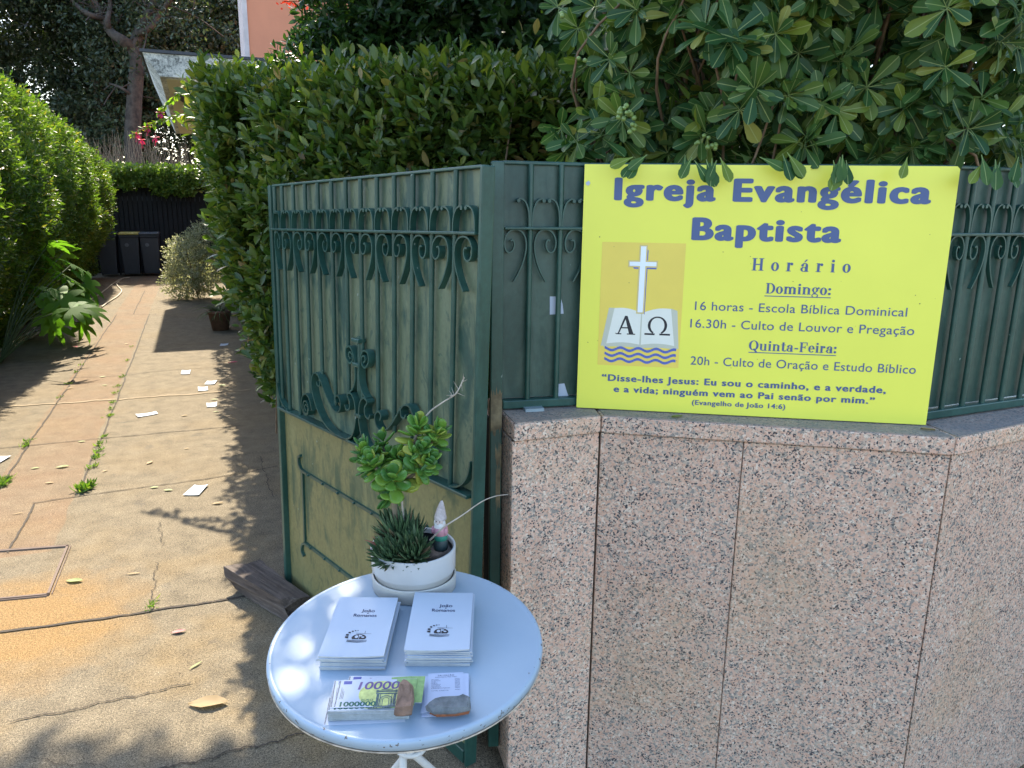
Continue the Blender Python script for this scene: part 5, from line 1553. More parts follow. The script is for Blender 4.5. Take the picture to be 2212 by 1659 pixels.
for k in range(7):
    q = k * .9; mb.tube(spline([(0, 0, 0), (.08 * math.cos(q), .08 * math.sin(q), .4), (.25 * math.cos(q), .2 * math.sin(q), .85)], 4), .008, 5)
mb.build('stems', M_TWIG, vbu)
sbp = P(462, 715)
spl = thing('strap_leaf_plant', 'arching strap leaved plant in a clay pot under the hedge', 'potted plant', sbp + np.array([.05, .1, 0]))
MB().lathe([(0, 0), (.10, 0), (.14, .22), (.155, .22), (.155, .26), (.135, .26), (.13, .22), (0, .22)], 24).build('clay_pot', plain('clay', (.16, .085, .05), .8, var=.3, scale=20), spl)
random.seed(2)
spike_leaves('leaves', (0, 0, .22), (0, 0, 1), 60, (.28, .45), (.035, .05), leafmat('strap_leaf', [(0, (.06, .12, .03)), (1, (.16, .20, .07))], .5, .3, ribamt=0), spl, th=(15, 75), curl=-1.4)

# two fuchsia shoots reaching out over the drive, with hanging flowers
M_FUL = leafmat('fuchsia_leaf', [(0, (.12, .22, .03)), (.7, (.20, .28, .04)), (1, (.33, .20, .05))], .4, .5, ribamt=0)
M_PINK = leafmat('pink_petal', [(0, (.55, .03, .14)), (1, (.75, .07, .25))], .5, .45, ribamt=0, tint=.7)
FDp = 5.6
def fuchsia(lab, path, flowers, grpn):
    base = PV(*path[0], FDp)
    root = thing('fuchsia_shoot', lab, 'flowering shoot', base, group=grpn)
    q = spline([PV(x, y, FDp + .0) - base for x, y in path], 6)
    MB().tube(q, np.linspace(.005, .002, len(q)), 5).build('stem', plain('red_stem', (.25, .10, .06), .7), root)
    n = len(q); ps = []; ds = []; ls = []
    for i in range(1, n):
        t = nrm(q[i] - q[i - 1])
        for s in range(3):
            ps.append(q[i]); ds.append(nrm(t * .5 + rng.normal(0, .55, 3) + [0, 0, -.25])); ls.append(random.uniform(.045, .075) * (1 - .45 * i / n))
    ls = np.array(ls)
    leaves('leaves', np.array(ps), np.array(ds), np.tile([[0, -.5, .8]], (len(ps), 1)) + rng.normal(0, .3, (len(ps), 3)), ls, ls * .55, 'oval', M_FUL, root)
    for x, y in flowers:
        c = PV(x, y, FDp) - base; k = 9
        ps = np.tile(c, (k, 1)); az = np.arange(k) * 2.4
        ds = np.stack([np.cos(az) * .7, np.sin(az) * .7, np.where(np.arange(k) < 5, .15, -.9)], 1)
        ls = np.where(np.arange(k) < 5, .036, .042)
        f_ = leaves('flower', ps, ds, np.tile([[0, -.3, 1.0]], (k, 1)) + rng.normal(0, .2, (k, 3)), ls, ls * .45, 'oval', M_PINK, root)
        mb = MB()
        for s in range(4):
            mb.tube([c, c + np.array([random.gauss(0, .008), random.gauss(0, .008), -.06])], .0011, 4)
        mb.tube([c, c + np.array([.004, 0, .035])], .0014, 4)
        mb.build('stamens', M_PINK, f_)
    return root
fuchsia('upper arching fuchsia shoot reaching out from the hedge before the eaves', [(440, 165), (405, 185), (380, 205), (355, 232), (343, 243)], [(346, 244)], 'fuchsia shoots from the right hedge')
fuchsia('lower fuchsia shoot with hanging pink flowers over the driveway', [(440, 235), (410, 245), (380, 252), (345, 262), (315, 275), (285, 291)], [(318, 275), (305, 302), (335, 297), (296, 289)], 'fuchsia shoots from the right hedge')

# loose paper slips on the concrete
z1 = lambda x, y: (x / 2.766 / 1.085, (600 + y / 2.766) / 1.085)
SL = [(((1180, 742), (1237, 740), (1230, 764), (1172, 766)), 'white paper slip lying farthest up the driveway, by the roof shadow'),
      (((1345, 812), (1411, 807), (1390, 830), (1325, 832)), 'slanting white paper slip lying close to the hedge, in a pair'),
      (((1283, 850), (1345, 848), (1349, 870), (1286, 875)), 'square white paper slip just in front of the slanting one'),
      (((1338, 955), (1408, 948), (1405, 975), (1342, 980)), 'white paper slip with a nicked corner near the edge of the hedge shadow'),
      (((878, 1028), (1010, 1010), (1025, 1022), (895, 1045)), 'long thin white paper slip beside the right grassy joint'),
      (((1262, 1488), (1350, 1485), (1290, 1550), (1186, 1550)), 'nearest white paper slip lying on the sunlit driveway by the hedge shadow'),
      (((-55, 1296), (75, 1298), (0, 1340), (-130, 1340)), 'white paper slip cut by the left edge of the photo'),
      (((1432, 570), (1482, 566), (1478, 578), (1424, 584)), 'bluish paper slip lying in the roof shadow under the hedge')]
for quad, lab in SL:
    q = [P(*z1(x, y), .006) for x, y in quad]; c = np.mean(q, 0); c[2] = .0045
    root = thing('paper_slip', lab, 'paper slip', c, group='paper slips scattered on the driveway')
    mb = MB(); vs = []
    for j in range(5):
        for i in range(7):
            a, b = i / 6, j / 4
            p = (q[3] * (1 - a) + q[2] * a) * (1 - b) + (q[0] * (1 - a) + q[1] * a) * b - c
            vs.append((p[0], p[1], .001 + .006 * (abs(2 * a - 1) ** 3) * (.4 + .6 * b)))
    vs2 = [(x, y, z + .0006) for x, y, z in vs]; n_ = len(vs)
    fs = [(j * 7 + i, j * 7 + i + 1, j * 7 + i + 8, j * 7 + i + 7) for j in range(4) for i in range(6)]
    mb.add(vs + vs2, [tuple(reversed(f)) for f in fs] + [tuple(i + n_ for i in f) for f in fs], True)
    mb.build('paper', M_PAPER, root)

# dry leaves and petals, each its own
M_DRYL = leafmat('dry_leaf', [(0, (.16, .09, .045)), (.5, (.30, .20, .10)), (1, (.42, .33, .18))], .7, .2, ribamt=0)
M_GRNL = leafmat('fallen_green_leaf', [(0, (.10, .16, .03)), (1, (.28, .30, .10))], .6, .2, ribamt=0)
z2 = lambda x, y: (x / 2.553 / 1.085, (1150 + y / 2.553) / 1.085)
FL = [(z2(1245, 1275), .13, 5, M_DRYL, 'large curled tan dry leaf lying near the foreground leaf shadows', .9),
      (z2(445, 540), .075, 0, M_GRNL, 'pale curled leaf lying right of the inspection cover', .7),
      (z2(1068, 845), .055, 20, plain('dry_red_leaf', (.20, .03, .03), .6), 'dark red petal lying on the concrete between cover and table', .8),
      (z2(1170, 1045), .055, 60, M_GRNL, 'narrow pale green leaf lying upright in the sun before the large dry leaf', .2),
      (z2(800, 495), .06, 15, M_DRYL, 'thin brown twig like leaf near the zigzag crack', .2),
      (z2(110, 135), .05, 30, M_DRYL, 'brown sliver of leaf on the reddish strip behind the cover', .2),
      (z1(1195, 1035), .05, 10, M_DRYL, 'dark curled dry leaf right of the long paper slip', .9),
      (z1(1410, 1603), .06, 20, M_DRYL, 'dark dry leaf beside the hedge shadow in front of the nearest slip', .8),
      (z1(970, 1340), .06, 80, M_DRYL, 'crumpled dark dry leaf in the middle of the right concrete slab', .8),
      (z1(1210, 1248), .035, 10, M_DRYL, 'tiny dark dry leaf beyond the crumpled one', .6),
      (z1(1000, 1500), .05, 10, M_GRNL, 'small green leaf on the joint left of the nearest slip', .5),
      (z1(1090, 1518), .055, 0, M_GRNL, 'pale leaf just left of the nearest slip', .5),
      (z1(405, 1367), .075, 25, M_GRNL, 'pale dry leaf with upturned edge on the reddish strip', .8),
      (z1(228, 1375), .05, 20, M_GRNL, 'small pale leaf beside the left grassy joint', .4),
      (z1(530, 1203), .05, 10, M_GRNL, 'pale leaf on the cross joint of the reddish strip', .5),
      (z1(665, 783), .06, 40, M_GRNL, 'greenish leaf high on the reddish strip', .5),
      (z1(678, 838), .05, 0, M_GRNL, 'yellowish leaf just in front of the greenish one', .5),
      (z1(1390, 930), .06, 0, M_GRNL, 'pale leaf above the nicked paper slip', .4),
      (z1(1400, 1010), .045, 0, M_GRNL, 'pale leaf below the nicked paper slip', .5),
      (z1(820, 570), .07, 80, M_DRYL, 'dark leaf far up on the reddish strip', .6),
      (z1(485, 590), .09, 10, M_PINK, 'bright pink fallen flower on the left of the driveway', .8),
      (z1(1510, 690), .09, 30, M_PINK, 'bright pink fallen flower at the foot of the right hedge', .8),
      (z1(1440, 838), .08, -20, M_GRNL, 'pale leaf beside the slanting paper slip', .5),
      (z1(320, 1470), .05, 10, M_DRYL, 'brown leaf scrap on the near reddish strip', .4),
      (z1(680, 1393), .035, 60, M_DRYL, 'small dark leaf scrap right of the grassy joint', .6),
      (z1(450, 858), .06, 30, M_DRYL, 'brown dry leaf caught in the left joint', .6)]
for (x, y), size, ang, m_, lab, curl in FL:
    p = P(x, y, .004)
    root = thing('fallen_flower' if m_ is M_PINK else 'fallen_leaf', lab, 'fallen flower' if m_ is M_PINK else 'fallen leaf', (p[0], p[1], .004), R(ang), group=None if m_ is M_PINK else 'fallen leaves on the driveway')
    vs = []; fs = []
    prof = [(0, .06), (.15, .5), (.4, 1), (.65, .9), (.88, .45), (1, .05)]; wd_ = .48 if curl > .3 else .2
    for t, w in prof:
        for s in (-1, -.5, 0, .5, 1):
            vs.append(((t - .5) * size, s * .5 * w * size * wd_, .0012 + size * (.06 * curl * s * s * w + .045 * curl * max(0, 2 * t - 1) ** 2 + .02 * curl * (1 + math.sin(7 * t + 3 * s)))))
    for i in range(5):
        for k in range(4):
            fs.append((5 * i + k, 5 * i + 5 + k, 5 * i + 6 + k, 5 * i + 1 + k))
    MB().add(vs, fs, True).build('blade', m_, root)

for (x, y, z), ang, m_, lab in (((1462, 902, ZC + .002), 20, M_GRNL, 'little dry leaf lying on the coping below the middle of the board'), ((2004, 930, ZC + .002), -20, M_DRYL, 'dry leaf scrap on the coping at the right corner of the board')):
    p = P(x, y, z)
    root = thing('fallen_leaf', lab, 'fallen leaf', p, R(ang), group='fallen leaves on the coping')
    vs = [((t - .5) * .035, s_ * .007 * w, .002 + .004 * s_ * s_) for t, w in ((0, .1), (.3, .9), (.7, .9), (1, .1)) for s_ in (-1, 0, 1)]
    MB().add(vs, [(3 * i + k, 3 * i + 3 + k, 3 * i + 4 + k, 3 * i + 1 + k) for i in range(3) for k in range(2)], True).build('blade', m_, root)
# weeds in the joints
M_GRASS = leafmat('joint_weed', [(0, (.06, .13, .018)), (.6, (.12, .21, .03)), (1, (.22, .26, .06))], .5, .4, ribamt=0)
def tuft(name, pts, lab, n, hgt, grp_, kind=None):
    if len(pts) > 2:
        kind = 'stuff'; name = 'joint_weeds'
    ps = []; ds = []; ls = []
    for (x, y), cnt in pts:
        c = P(x, y, .0)
        for _ in range(cnt):
            ps.append(c + np.array([random.gauss(0, .009), random.gauss(0, .022), 0.003])); ds.append(nrm(np.array([random.gauss(0, .8), random.gauss(0, .8), random.uniform(.35, 1.2)]))); ls.append(random.uniform(.5, 1.1) * hgt)
    ps = np.array(ps); base = ps.mean(0) * [1, 1, 0]; ls = np.array(ls)
    root = thing(name, lab, 'weed', base, group=None if kind else grp_)
    if kind:
        root['kind'] = kind
    leaves('blades', ps - base, np.array(ds), rng.normal(size=ps.shape) + ZZ * .5, ls, ls * .22, 'lance', M_GRASS, root)
random.seed(17)
tuft('weed_tuft', [((178, 1061), 70), ((188, 1056), 60)], 'largest bright green weed tuft at the near end of the right joint', 0, .062, 'weeds in the driveway joints')
tuft('weed_tuft', [((202, 1010), 24), ((208, 990), 28), ((213, 975), 24), ((218, 960), 20), ((222, 945), 10)], 'row of green weeds along the right joint just beyond the largest tuft', 0, .042, 'weeds in the driveway joints')
tuft('weed_tuft', [((235, 900), 30), ((245, 870), 26), ((256, 835), 26), ((264, 815), 24), ((275, 780), 16), ((283, 750), 12), ((240, 885), 20), ((250, 850), 22)], 'thin far line of weeds in the right joint', 0, .032, 'weeds in the driveway joints')
tuft('weed_tuft', [((12, 1040), 45), ((5, 1050), 45)], 'green weed tuft in the left joint at the edge of the photo', 0, .05, 'weeds in the driveway joints')
tuft('weed_tuft', [((55, 965), 30), ((60, 955), 16)], 'small weed tuft where the left joint meets the cross joint', 0, .038, 'weeds in the driveway joints')
tuft('weed_tuft', [((150, 830), 18), ((165, 805), 18), ((175, 790), 12), ((130, 860), 10)], 'faint far weeds in the left joint near the leaf shadow', 0, .032, 'weeds in the driveway joints')
tuft('weed_tuft', [((328, 1311), 26)], 'tiny pale weed at the crossing of zigzag crack and joint', 0, .03, 'weeds in the driveway joints')

# weathered log holding the gate
la, lb = P(535, 1250, .04), P(632, 1312, .04)
lx = nrm((lb - la) * [1, 1, 0]); lc = (la + lb) / 2; ll = .42
log = thing('wooden_block', 'dark weathered block of wood wedged against the gate foot', 'wood block', (lc[0], lc[1], 0), math.atan2(lx[1], lx[0]))
vs = []; n_ = 14; k_ = 12
for i in range(n_ + 1):
    t = i / n_
    for k in range(k_):
        a = 2 * math.pi * k / k_ + .3
        sq = 1 / max(abs(math.cos(a)), abs(math.sin(a))) ** .75
        rr = .058 * sq * (1 + .10 * math.sin(3 * a + 2 * t) + .05 * math.sin(9 * a) + random.gauss(0, .02))
        vs.append(((t - .5) * ll + .03 * math.sin(a * 2) * (t in (0, 1)), rr * math.cos(a) * (1.25 - .35 * t), max(0, .052 + rr * .95 * math.sin(a) * (1.0 - .12 * t))))
fs = [(i * k_ + k, i * k_ + (k + 1) % k_, (i + 1) * k_ + (k + 1) % k_, (i + 1) * k_ + k) for i in range(n_) for k in range(k_)] + [tuple(reversed(range(k_))), tuple(n_ * k_ + k for k in range(k_))]
wm, nt, b_ = mat('split_dark_wood')
co = objco(nt); mp = nt.nodes.new('ShaderNodeMapping'); mp.inputs['Scale'].default_value = (3, 40, 40); L(nt, co, mp.inputs[0])
gr = noise(nt, 1.5, 6, .65, mp.outputs[0], .4)
L(nt, ramp(nt, gr, [(.3, (.030, .022, .018)), (.55, (.10, .075, .06)), (.75, (.20, .165, .14))]), b_.inputs['Base Color']); b_.inputs['Roughness'].default_value = .9
bump(nt, b_, gr, .9, .012)
MB().add(vs, fs).build('block', wm, log)

# pale garden hose lying along the left edge
def hose_path(pts):
    return spline([P(*z1(x, y), .014) for x, y in pts], 8)
hz = hose_path([(-60, 640), (40, 590), (150, 520), (225, 482), (240, 500), (195, 528), (260, 430), (420, 355), (600, 275), (700, 205), (780, 150), (840, 138)])
hz2 = hose_path([(660, 330), (700, 300), (760, 262), (788, 226), (764, 196), (758, 175), (790, 150)])
hc = hz[0] * [1, 1, 0]
hs = thing('garden_hose', 'pale garden hose trailing along the left edge of the driveway', 'hose', hc)
MB().tube([p - hc for p in hz], .011, 8).build('hose_run', plain('pale_hose', (.42, .37, .26), .6), hs)
MB().tube([p - hc for p in hz2], .011, 8).build('hose_run', bpy.data.materials['pale_hose'], hs)

# ------------------------------------------------------------------ end of the drive: bins, dark fence, ivy
VB = 18.75
M_BIN = plain('dark_bin_plastic', (.032, .037, .046), .5, var=.1)
M_BINY = plain('yellow_bin_lid', (.42, .36, .09), .5, var=.1)
M_BINL = plain('grey_bin_lid', (.07, .08, .09), .5)
def wheelie(lab, u, lid, w=.38, h=.92):
    p = W(u, VB); root = thing('wheelie_bin', lab, 'wheelie bin', p, DROT, 'wheelie bins before the dark fence')
    a, b = w / 2, w / 2 * .8
    mb = MB(); vs = [(sx * a * k, sy * .30 * k, z) for z, k in ((.06, .80), (h * .9, .98), (h * .92, 1.04), (h * .97, 1.04)) for sx, sy in ((-1, -1), (1, -1), (1, 1), (-1, 1))]
    fs = [(3, 2, 1, 0), (12, 13, 14, 15)] + [(4 * j + k, 4 * j + (k + 1) % 4, 4 * j + 4 + (k + 1) % 4, 4 * j + 4 + k) for j in range(3) for k in range(4)]
    bevel(mb.add(vs, fs).build('bin_body', M_BIN, root), .012)
    l_ = MB().prism([(-a * 1.08, -.35), (a * 1.08, -.35), (a * 1.08, .33), (-a * 1.08, .33)], h * .972, h * 1.02)
    bevel(l_.build('lid', lid, root), .02)
    MB().tube([(-a * .8, .36, h * .95), (a * .8, .36, h * .95)], .014, 8).build('handle', M_BIN, root)
    for s in (-1, 1):
        MB().tube([(s * a * .86, .24, .10), (s * a * .98, .24, .10)], .10, 16).build('wheel', M_BLACK, root)
    MB().lathe([(0, 0), (.04, 0)], 16).mapv(lambda v: (v[0] - .05, -.303, .68 + v[1])).build('emblem', plain('bin_emblem', (.10, .11, .12), .5), root)
def ug(px):
    d = ray(px, 560); t = VB / (d @ DV); return t * (d @ DU)
wheelie('dark wheelie bin with dark lid, leftmost by the hedge', ug(236), M_BIN)
wheelie('dark wheelie bin with a yellow lid in the middle', ug(285), M_BINY)
wheelie('dark wheelie bin with grey lid, right of the yellow lidded one', ug(328), M_BINL)
f0 = W(-3.2, 19.5)
df = thing('dark_fence', 'black slatted fence closing the end of the driveway', 'fence', f0, DROT)
mb = MB()
for i in range(46):
    mb.box(i * .10, i * .10 + .082, -.012 + random.uniform(-.004, .004), .012, .02, 2.05 + random.uniform(-.02, .02))
mb.build('slats', plain('black_slat', (.010, .011, .012), .9, var=.4, scale=30), df)
MB().box(0, 4.6, .013, .05, .3, .4).box(0, 4.6, .013, .05, 1.6, 1.7).build('rail', M_BIN, df)
MB().box(0, 4.6, .06, .10, 0.0, 2.0).build('backing', plain('fence_backing', (.012, .012, .012), .95), df)
iv = thing('ivy', 'sunlit green ivy spilling over the dark fence at the drive end', 'climbing plant', W(-.8, 19.5, 1.8))
PP = []; AA = []
n = 2600
u_ = rng.uniform(-3.0, 1.3, n); edge = 1.80 + .10 * np.sin(u_ * 4) + .06 * np.sin(u_ * 11)
z_ = edge + (2.22 - edge) * rng.random(n) + .10 * np.maximum(0, 1 - np.abs(u_ + 2.6))
p = DU[None] * u_[:, None] + DV[None] * (19.42 - .22 * rng.random(n) - .10 * np.sin(z_ * 4))[:, None] + ZZ[None] * z_[:, None]
q = DU[None] * rng.uniform(-3.0, 1.3, 1400)[:, None] + DV[None] * rng.uniform(19.1, 20.6, 1400)[:, None] + ZZ[None] * rng.uniform(2.15, 2.34, 1400)[:, None]
p = np.concatenate([p, q])
pos, d, nn, ln, wd = shoots(p, np.tile(-DV * .6 + ZZ * .6, (len(p), 1)) + rng.normal(0, .4, p.shape), 5, .10, (.06, .10), (.7, .9))
leaves('foliage', pos - W(-.8, 19.5, 1.8), d, nn, ln, wd, 'far', leafmat('ivy_leaf', [(0, (.06, .12, .02)), (1, (.15, .21, .035))], .4, .4, ribamt=0), iv)
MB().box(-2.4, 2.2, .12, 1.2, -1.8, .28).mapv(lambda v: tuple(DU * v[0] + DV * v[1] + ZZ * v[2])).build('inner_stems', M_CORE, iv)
db = thing('dry_brush', 'pale dry weeds standing above the ivy at the drive end', 'dry plants', W(-.6, 21.5, 0))
mb = MB(); random.seed(31)
for _ in range(420):
    x, y = random.uniform(-2.8, 1.4), random.uniform(-.8, .8); h_ = random.uniform(2.45, 3.05) + .25 * math.exp(-((x + .9) / .6) ** 2)
    a = np.array([x, y, 1.9]); b = np.array([x + random.gauss(0, .18), y + random.gauss(0, .15), h_])
    p = (a + b) / 2 + rng.normal(0, .05, 3)
    mb.tube([DU * q[0] + DV * q[1] + ZZ * q[2] for q in (a, p, b)], [.007, .005, .003], 4, cap=False)
mb.build('stalks', plain('straw', (.34, .26, .17), .9, var=.4, scale=10), db)
bank = MB().box(-9, 6, 20.7, 24, -.1, 2.0).mapv(lambda v: tuple(DU * v[0] + DV * v[1] + ZZ * v[2]))
tag(bank.build('earth_bank', M_SOIL), kind='structure')

# ------------------------------------------------------------------ house with concrete eaves
hb = W(1.2, 14.0)
house = thing('house', 'orange rendered house with a mouldy white concrete porch roof', 'house', hb, DROT)
hl = lambda u, v: (u - 1.2, v - 14.0)
def eave_mat():
    m, nt, b = mat('mouldy_white_concrete')
    co = objco(nt)
    a = noise(nt, 28, 6, .75, co); c = noise(nt, 3.5, 4, .6, co)
    k = mth(nt, 'ADD', mth(nt, 'MULTIPLY', a, .7), mth(nt, 'MULTIPLY', c, .5))
    L(nt, ramp(nt, k, [(.52, (.80, .80, .77)), (.63, (.52, .54, .53)), (.76, (.12, .13, .13))]), b.inputs['Base Color'])
    b.inputs['Roughness'].default_value = .9
    return m
M_ORANGE = plain('orange_render', (.72, .27, .145), .9, var=.06, scale=2)
M_CREAM = plain('cream_soffit', (.80, .74, .52), .9, var=.06, scale=3)
ZS = 3.84
(sx0, sy0), (sx1, sy1) = hl(-.56, 13.05), hl(4.5, 16.6)
slab_v = [(sx0 + .205, sy0 + .15, 3.42), (sx1, sy0 + .15, 3.42), (sx1, sy1 - .2, 2.85), (sx0 + .31, sy1 - .2, 2.85), (sx0, sy0, 3.72), (sx1, sy0, 3.72), (sx1, sy1, 3.72), (sx0, sy1, 3.72)]
ZS = 3.72
bevel(MB().add(slab_v, [(3, 2, 1, 0), (4, 5, 6, 7), (0, 1, 5, 4), (1, 2, 6, 5), (2, 3, 7, 6), (3, 0, 4, 7)]).build('porch_roof', eave_mat(), house), .01)
so = [(sx0 + .29, sy0 + .22, 3.409), (sx1, sy0 + .22, 3.409), (sx1, sy1 - .25, 2.861), (sx0 + .38, sy1 - .25, 2.861)]
MB().add([(x, y, z - .007) for x, y, z in so] + [(x, y, z - .004) for x, y, z in so], [(3, 2, 1, 0), (4, 5, 6, 7), (0, 1, 5, 4), (1, 2, 6, 5), (2, 3, 7, 6), (3, 0, 4, 7)]).build('soffit', M_CREAM, house)
MB().box(sx0 - .03, sx1, sy0 - .03, sy1, ZS + .003, ZS + .045).build('roof_edge', plain('dark_flashing', (.05, .05, .055), .6), house)
MB().tube([(sx0 + .42, sy0 + .75, 3.25), (sx0 + .75, sy0 + 1.6, 3.09), (sx0 + 1.2, sy0 + 2.6, 2.92)], .05, 10).build('drain_pipe', plain('dark_pipe', (.06, .055, .05), .6), house)
(wx0, wy0), (wx1, wy1) = hl(.97, 14.3), hl(9.0, 22.0)
MB().prism([(wx0, wy0), (wx1, wy0), (wx1, wy1), (wx0 + 1.2, wy1), (wx0 + 1.2, wy0 + 1.0), (wx0, wy0 + 1.0)], ZS + .05, 8.5).build('upper_wall', M_ORANGE, house)
MB().box(wx0 + .3, wx1, sy1 - .15, wy1, 0, ZS).build('lower_wall', M_ORANGE, house)
MB().box(wx0 - .025, wx0 + .05, wy0 - .025, wy0 + 1.02, ZS + .046, 8.5).build('corner_trim', plain('pale_trim', (.62, .52, .48), .85, var=.15, scale=6), house)
MB().box(wx0 - .6, wx1 + .4, wy0 - .6, wy1 + .4, 8.503, 8.75).build('roof', plain('roof_slab', (.4, .2, .12), .9), house)
bv = PV(632, 3, 6.0)
bo_ = thing('red_flower_sprig', 'small sprig of red flowers before the orange wall at the top', 'flowering shoot', bv)
ps = rng.normal(0, .05, (50, 3)) * [1.3, 1, .5]; ls = rng.uniform(.02, .035, 50)
leaves('petals', ps, rng.normal(size=(50, 3)), rng.normal(size=(50, 3)), ls, ls * .8, 'oval', leafmat('red_petal', [(0, (.5, .02, .02)), (1, (.7, .07, .05))], .5, .4, ribamt=0, tint=.6), bo_)
MB().tube(spline([(.35, .1, -.2), (.15, 0, -.02), (-.08, 0, .0)], 5), .004, 5).build('stem', M_TWIG, bo_)

# ------------------------------------------------------------------ tall trees beyond the drive
M_TREE = leafmat('evergreen_leaf', [(0, (.028, .046, .026)), (.6, (.060, .085, .045)), (1, (.12, .145, .085))], .28, .24, ribamt=0)
def big_tree(lab, u, v, h, crown, seed, nleaf, trunk_r=.28, fork=None, zlow=2.6, px=None):
    rs = np.random.default_rng(seed); base = W(u, v)
    root = thing('evergreen_tree', lab, 'tree', base, group='tall dark trees beyond the driveway')
    mb = MB(); tips = []
    lean = rs.normal(0, .25, 2)
    top = np.array([lean[0] * 1.5, lean[1] * 1.5, h * .8])
    mb.tube(spline([(0, 0, 0), top * .3 + rs.normal(0, .10, 3) * [1, 1, 0], top * .6 + rs.normal(0, .2, 3) * [1, 1, 0], top], 6), np.linspace(trunk_r, trunk_r * .25, 19), 10)
    for k in range(22):
        z = h * rs.uniform(.28, .80); q = rs.uniform(0, 6.28); ln = crown * rs.uniform(.5, 1.0)
        a = top * (z / (h * .8)); b = a + np.array([math.cos(q) * ln, math.sin(q) * ln, rs.uniform(.1, .5) * ln])
        m_ = (a + b) / 2 + rs.normal(0, .25, 3)
        mb.tube(spline([a, m_, b], 5), np.linspace(trunk_r * .38, .02, 11), 6)
        tips += [b, m_, (b + m_) / 2]
    mb.build('trunk', M_BARK, root)
    tips = np.array(tips)
    n = nleaf
    nc = 300                                            # leaf clumps, some of them low
    cc = np.concatenate([tips[rs.integers(0, len(tips), nc // 2)] + rs.normal(0, .45, (nc // 2, 3)), np.stack([rs.normal(0, crown * .6, nc - nc // 2), rs.normal(0, crown * .5, nc - nc // 2), rs.uniform(zlow, h, nc - nc // 2)], 1)])
    rad = rs.uniform(.4, .9, nc)
    i = rs.integers(0, nc, n)
    dd = nrm(rs.normal(size=(n, 3))) * (rs.random(n) ** .45 * rad[i])[:, None]
    p = cc[i] + dd * [1, 1, .75]
    ls = rs.uniform(.10, .19, n)
    leaves('crown', p, nrm(dd) + rs.normal(0, .7, (n, 3)) + [0, 0, -.3], rs.normal(size=(n, 3)) + [0, 0, .6], ls, ls * .55, 'far', M_TREE, root)
big_tree('dense dark tree behind the forked bare trunk', -2.9, 30.5, 11.5, 3.4, 1, 60000, .3, zlow=1.8)
big_tree('dense dark evergreen at the left edge beyond the hedge', -7.4, 29.5, 12.0, 3.6, 2, 60000, zlow=1.8)
big_tree('dark evergreen standing just left of the porch roof', 1.2, 31.0, 11.5, 3.4, 3, 55000, zlow=1.8)
big_tree('taller shaded evergreen at the back above the drive end', -3.4, 36.0, 15.0, 4.4, 4, 60000, zlow=2.0)
big_tree('far evergreen behind the left hedge top', -10.0, 31.0, 13.5, 4.2, 5, 50000, zlow=3)
big_tree('far evergreen rising behind the house roof', 3.5, 35.0, 15.0, 4.4, 6, 40000)

def forked_tree():
    D_ = 22.0
    base = W(ug_at(286, 24.5), 24.5); base[2] = 0
    D_ = float(np.dot(base - [0, 0, EYE], _f))
    root = thing('evergreen_tree', 'tree with bare brown forked trunk and twisting limbs beyond the drive end', 'tree', base, group='tall dark trees beyond the driveway')
    Q = lambda x, y, dd=0.0: PV(x, y, D_ + dd) - base
    mb = MB()
    mb.tube(spline([(0, 0, 0), Q(288, 330), Q(290, 220), Q(296, 140), Q(288, 100)], 6), np.linspace(.24, .18, 25), 10)
    limbs = [([(288, 105), (262, 85), (240, 70), (222, 40), (205, 5), (190, -50)], .17), ([(288, 105), (300, 70), (318, 40), (330, 5), (350, -50)], .18), ([(240, 72), (232, 45), (238, 10), (230, -40)], .10),
             ([(300, 72), (325, 60), (345, 30), (372, -5), (390, -40)], .10), ([(222, 40), (190, 30), (160, 5), (140, -30)], .09), ([(318, 40), (312, 10), (320, -40)], .08), ([(290, 210), (262, 190), (236, 180)], .06), ([(292, 170), (330, 150), (352, 140)], .05), ([(205, 5), (170, -20)], .06)]
    tips = []
    for pts, r in limbs:
        q = spline([Q(x, y, random.uniform(-.4, .4) * (i > 0)) for i, (x, y) in enumerate(pts)], 5)
        mb.tube(q, np.linspace(r, r * .4, len(q)), 7); tips += q[len(q) // 2:]
    for _ in range(60):
        a = tips[random.randrange(len(tips))]; b = a + rng.normal(0, .5, 3) + [0, 0, -.1]
        mb.tube(spline([a, (a + b) / 2 + rng.normal(0, .1, 3), b], 3), .018, 4, cap=False)
    mb.build('trunk', plain('brown_bark', (.075, .058, .042), .9, var=.5, scale=8, bmp=.6), root)
    tips = np.array(tips); n = 9000
    c = tips[rng.integers(0, len(tips), 70)] + rng.normal(0, .7, (70, 3)) + [0, .5, .3]
    p = c[rng.integers(0, 70, n)] + nrm(rng.normal(size=(n, 3))) * (rng.random(n) ** .45 * .6)[:, None]
    ls = rng.uniform(.09, .16, n)
    n = 5200; p = p[:n]; ls = ls[:n]
    leaves('crown', p, rng.normal(size=(n, 3)) + [0, 0, -.3], rng.normal(size=(n, 3)) + [0, 0, .6], ls, ls * .5, 'far', M_TREE, root)
def ug_at(px, v):
    d = ray(px, 300); return v / (d @ DV) * (d @ DU)
forked_tree()
big_tree('far dark evergreen showing just above the left hedge top', ug_at(70, 42), 42.0, 14.0, 5.0, 9, 45000, zlow=2.0)
big_tree('far dark evergreen filling the middle of the background', ug_at(330, 44), 44.0, 15.0, 5.0, 10, 45000, zlow=2.0)

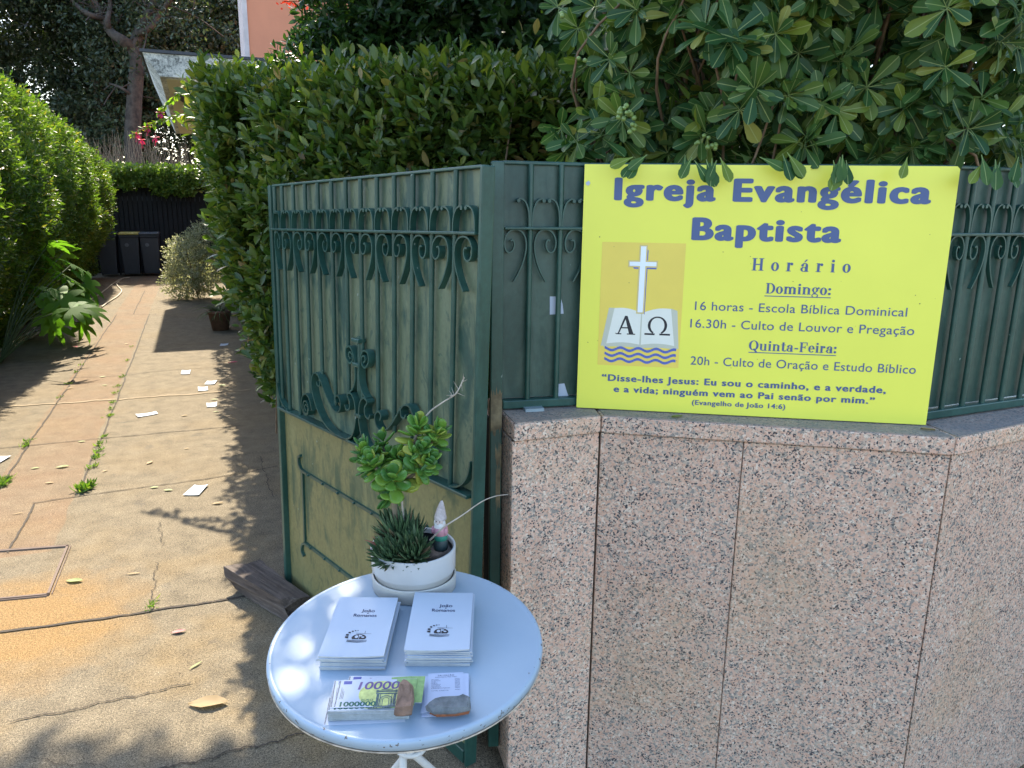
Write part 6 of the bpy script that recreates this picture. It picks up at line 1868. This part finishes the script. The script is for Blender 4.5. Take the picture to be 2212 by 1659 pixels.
# a tree leaning over the drive from the right, above the picture; its boughs dapple the ground and the table
ob = W(2.4, 6.2)
ot = thing('overhanging_tree', 'leafy boughs overhanging the driveway above the gate', 'tree', ob)
mb = MB().tube(spline([(0, 0, 0), (-.1, .05, 2.2), (-.35, .1, 4.0), (-.9, .1, 5.0)], 6), np.linspace(.13, .06, 19), 9)
bough = lambda u, v, z: W(u, v, z) - ob
tips = []
for (u, v, z) in ((-1.6, 6.3, 4.75), (-.9, 6.6, 4.9), (-.2, 6.4, 4.8), (.25, 6.0, 4.9), (.2, 7.0, 5.0), (-2.2, 6.7, 4.7)):
    tpv = bough(u, v, z); s_ = np.array([-.9, .1, 5.0])
    mb.tube(spline([s_, (s_ + tpv) / 2 + [0, 0, .25], tpv], 6), np.linspace(.05, .012, 13), 6)
mb.build('trunk', M_BARK, ot)
PP = []
for (u, v, z), r, n in (((-2.2, 6.85, 4.8), (.55, .4, .3), 150), ((-1.5, 6.95, 4.8), (.5, .4, .3), 200), ((-1.0, 7.1, 4.8), (.35, .30, .2), 210), ((-.62, 7.0, 4.8), (.35, .30, .2), 210), ((-.22, 6.85, 4.8), (.32, .30, .2), 190), ((.12, 6.65, 4.8), (.3, .35, .2), 170), ((-1.2, 6.35, 4.8), (.7, .3, .3), 160), ((-.4, 6.2, 4.8), (.6, .35, .3), 200), ((-.1, 5.55, 4.8), (.22, .35, .3), 42), ((.10, 5.4, 4.8), (.30, .45, .3), 66), ((.31, 5.35, 4.8), (.12, .38, .25), 110), ((.46, 5.5, 4.8), (.16, .55, .25), 140), ((-.45, 6.75, 4.75), (.6, .3, .2), 130), ((.65, 5.3, 4.8), (.35, .7, .3), 230), ((.95, 5.2, 4.9), (.4, .6, .3), 170), ((.75, 6.2, 5.0), (.6, .6, .4), 150)):
    if n:
        p, _ = blob((0, 0, 0), r, .1)(np.zeros(n), np.zeros(n)); PP.append(np.stack([p @ np.array([1, 0, 0]), p @ np.array([0, 1, 0]), p[:, 2]], 1) @ np.array([DU, DV, ZZ]) + bough(u, v, z))
PP = np.concatenate(PP)
pos, d, nn, ln, wd = shoots(PP, rng.normal(0, 1, PP.shape) + ZZ * .3, 7, .14, (.08, .13), (.4, .5))
leaves('crown', pos, d, nn, ln, wd, 'oval', M_DARKT, ot)
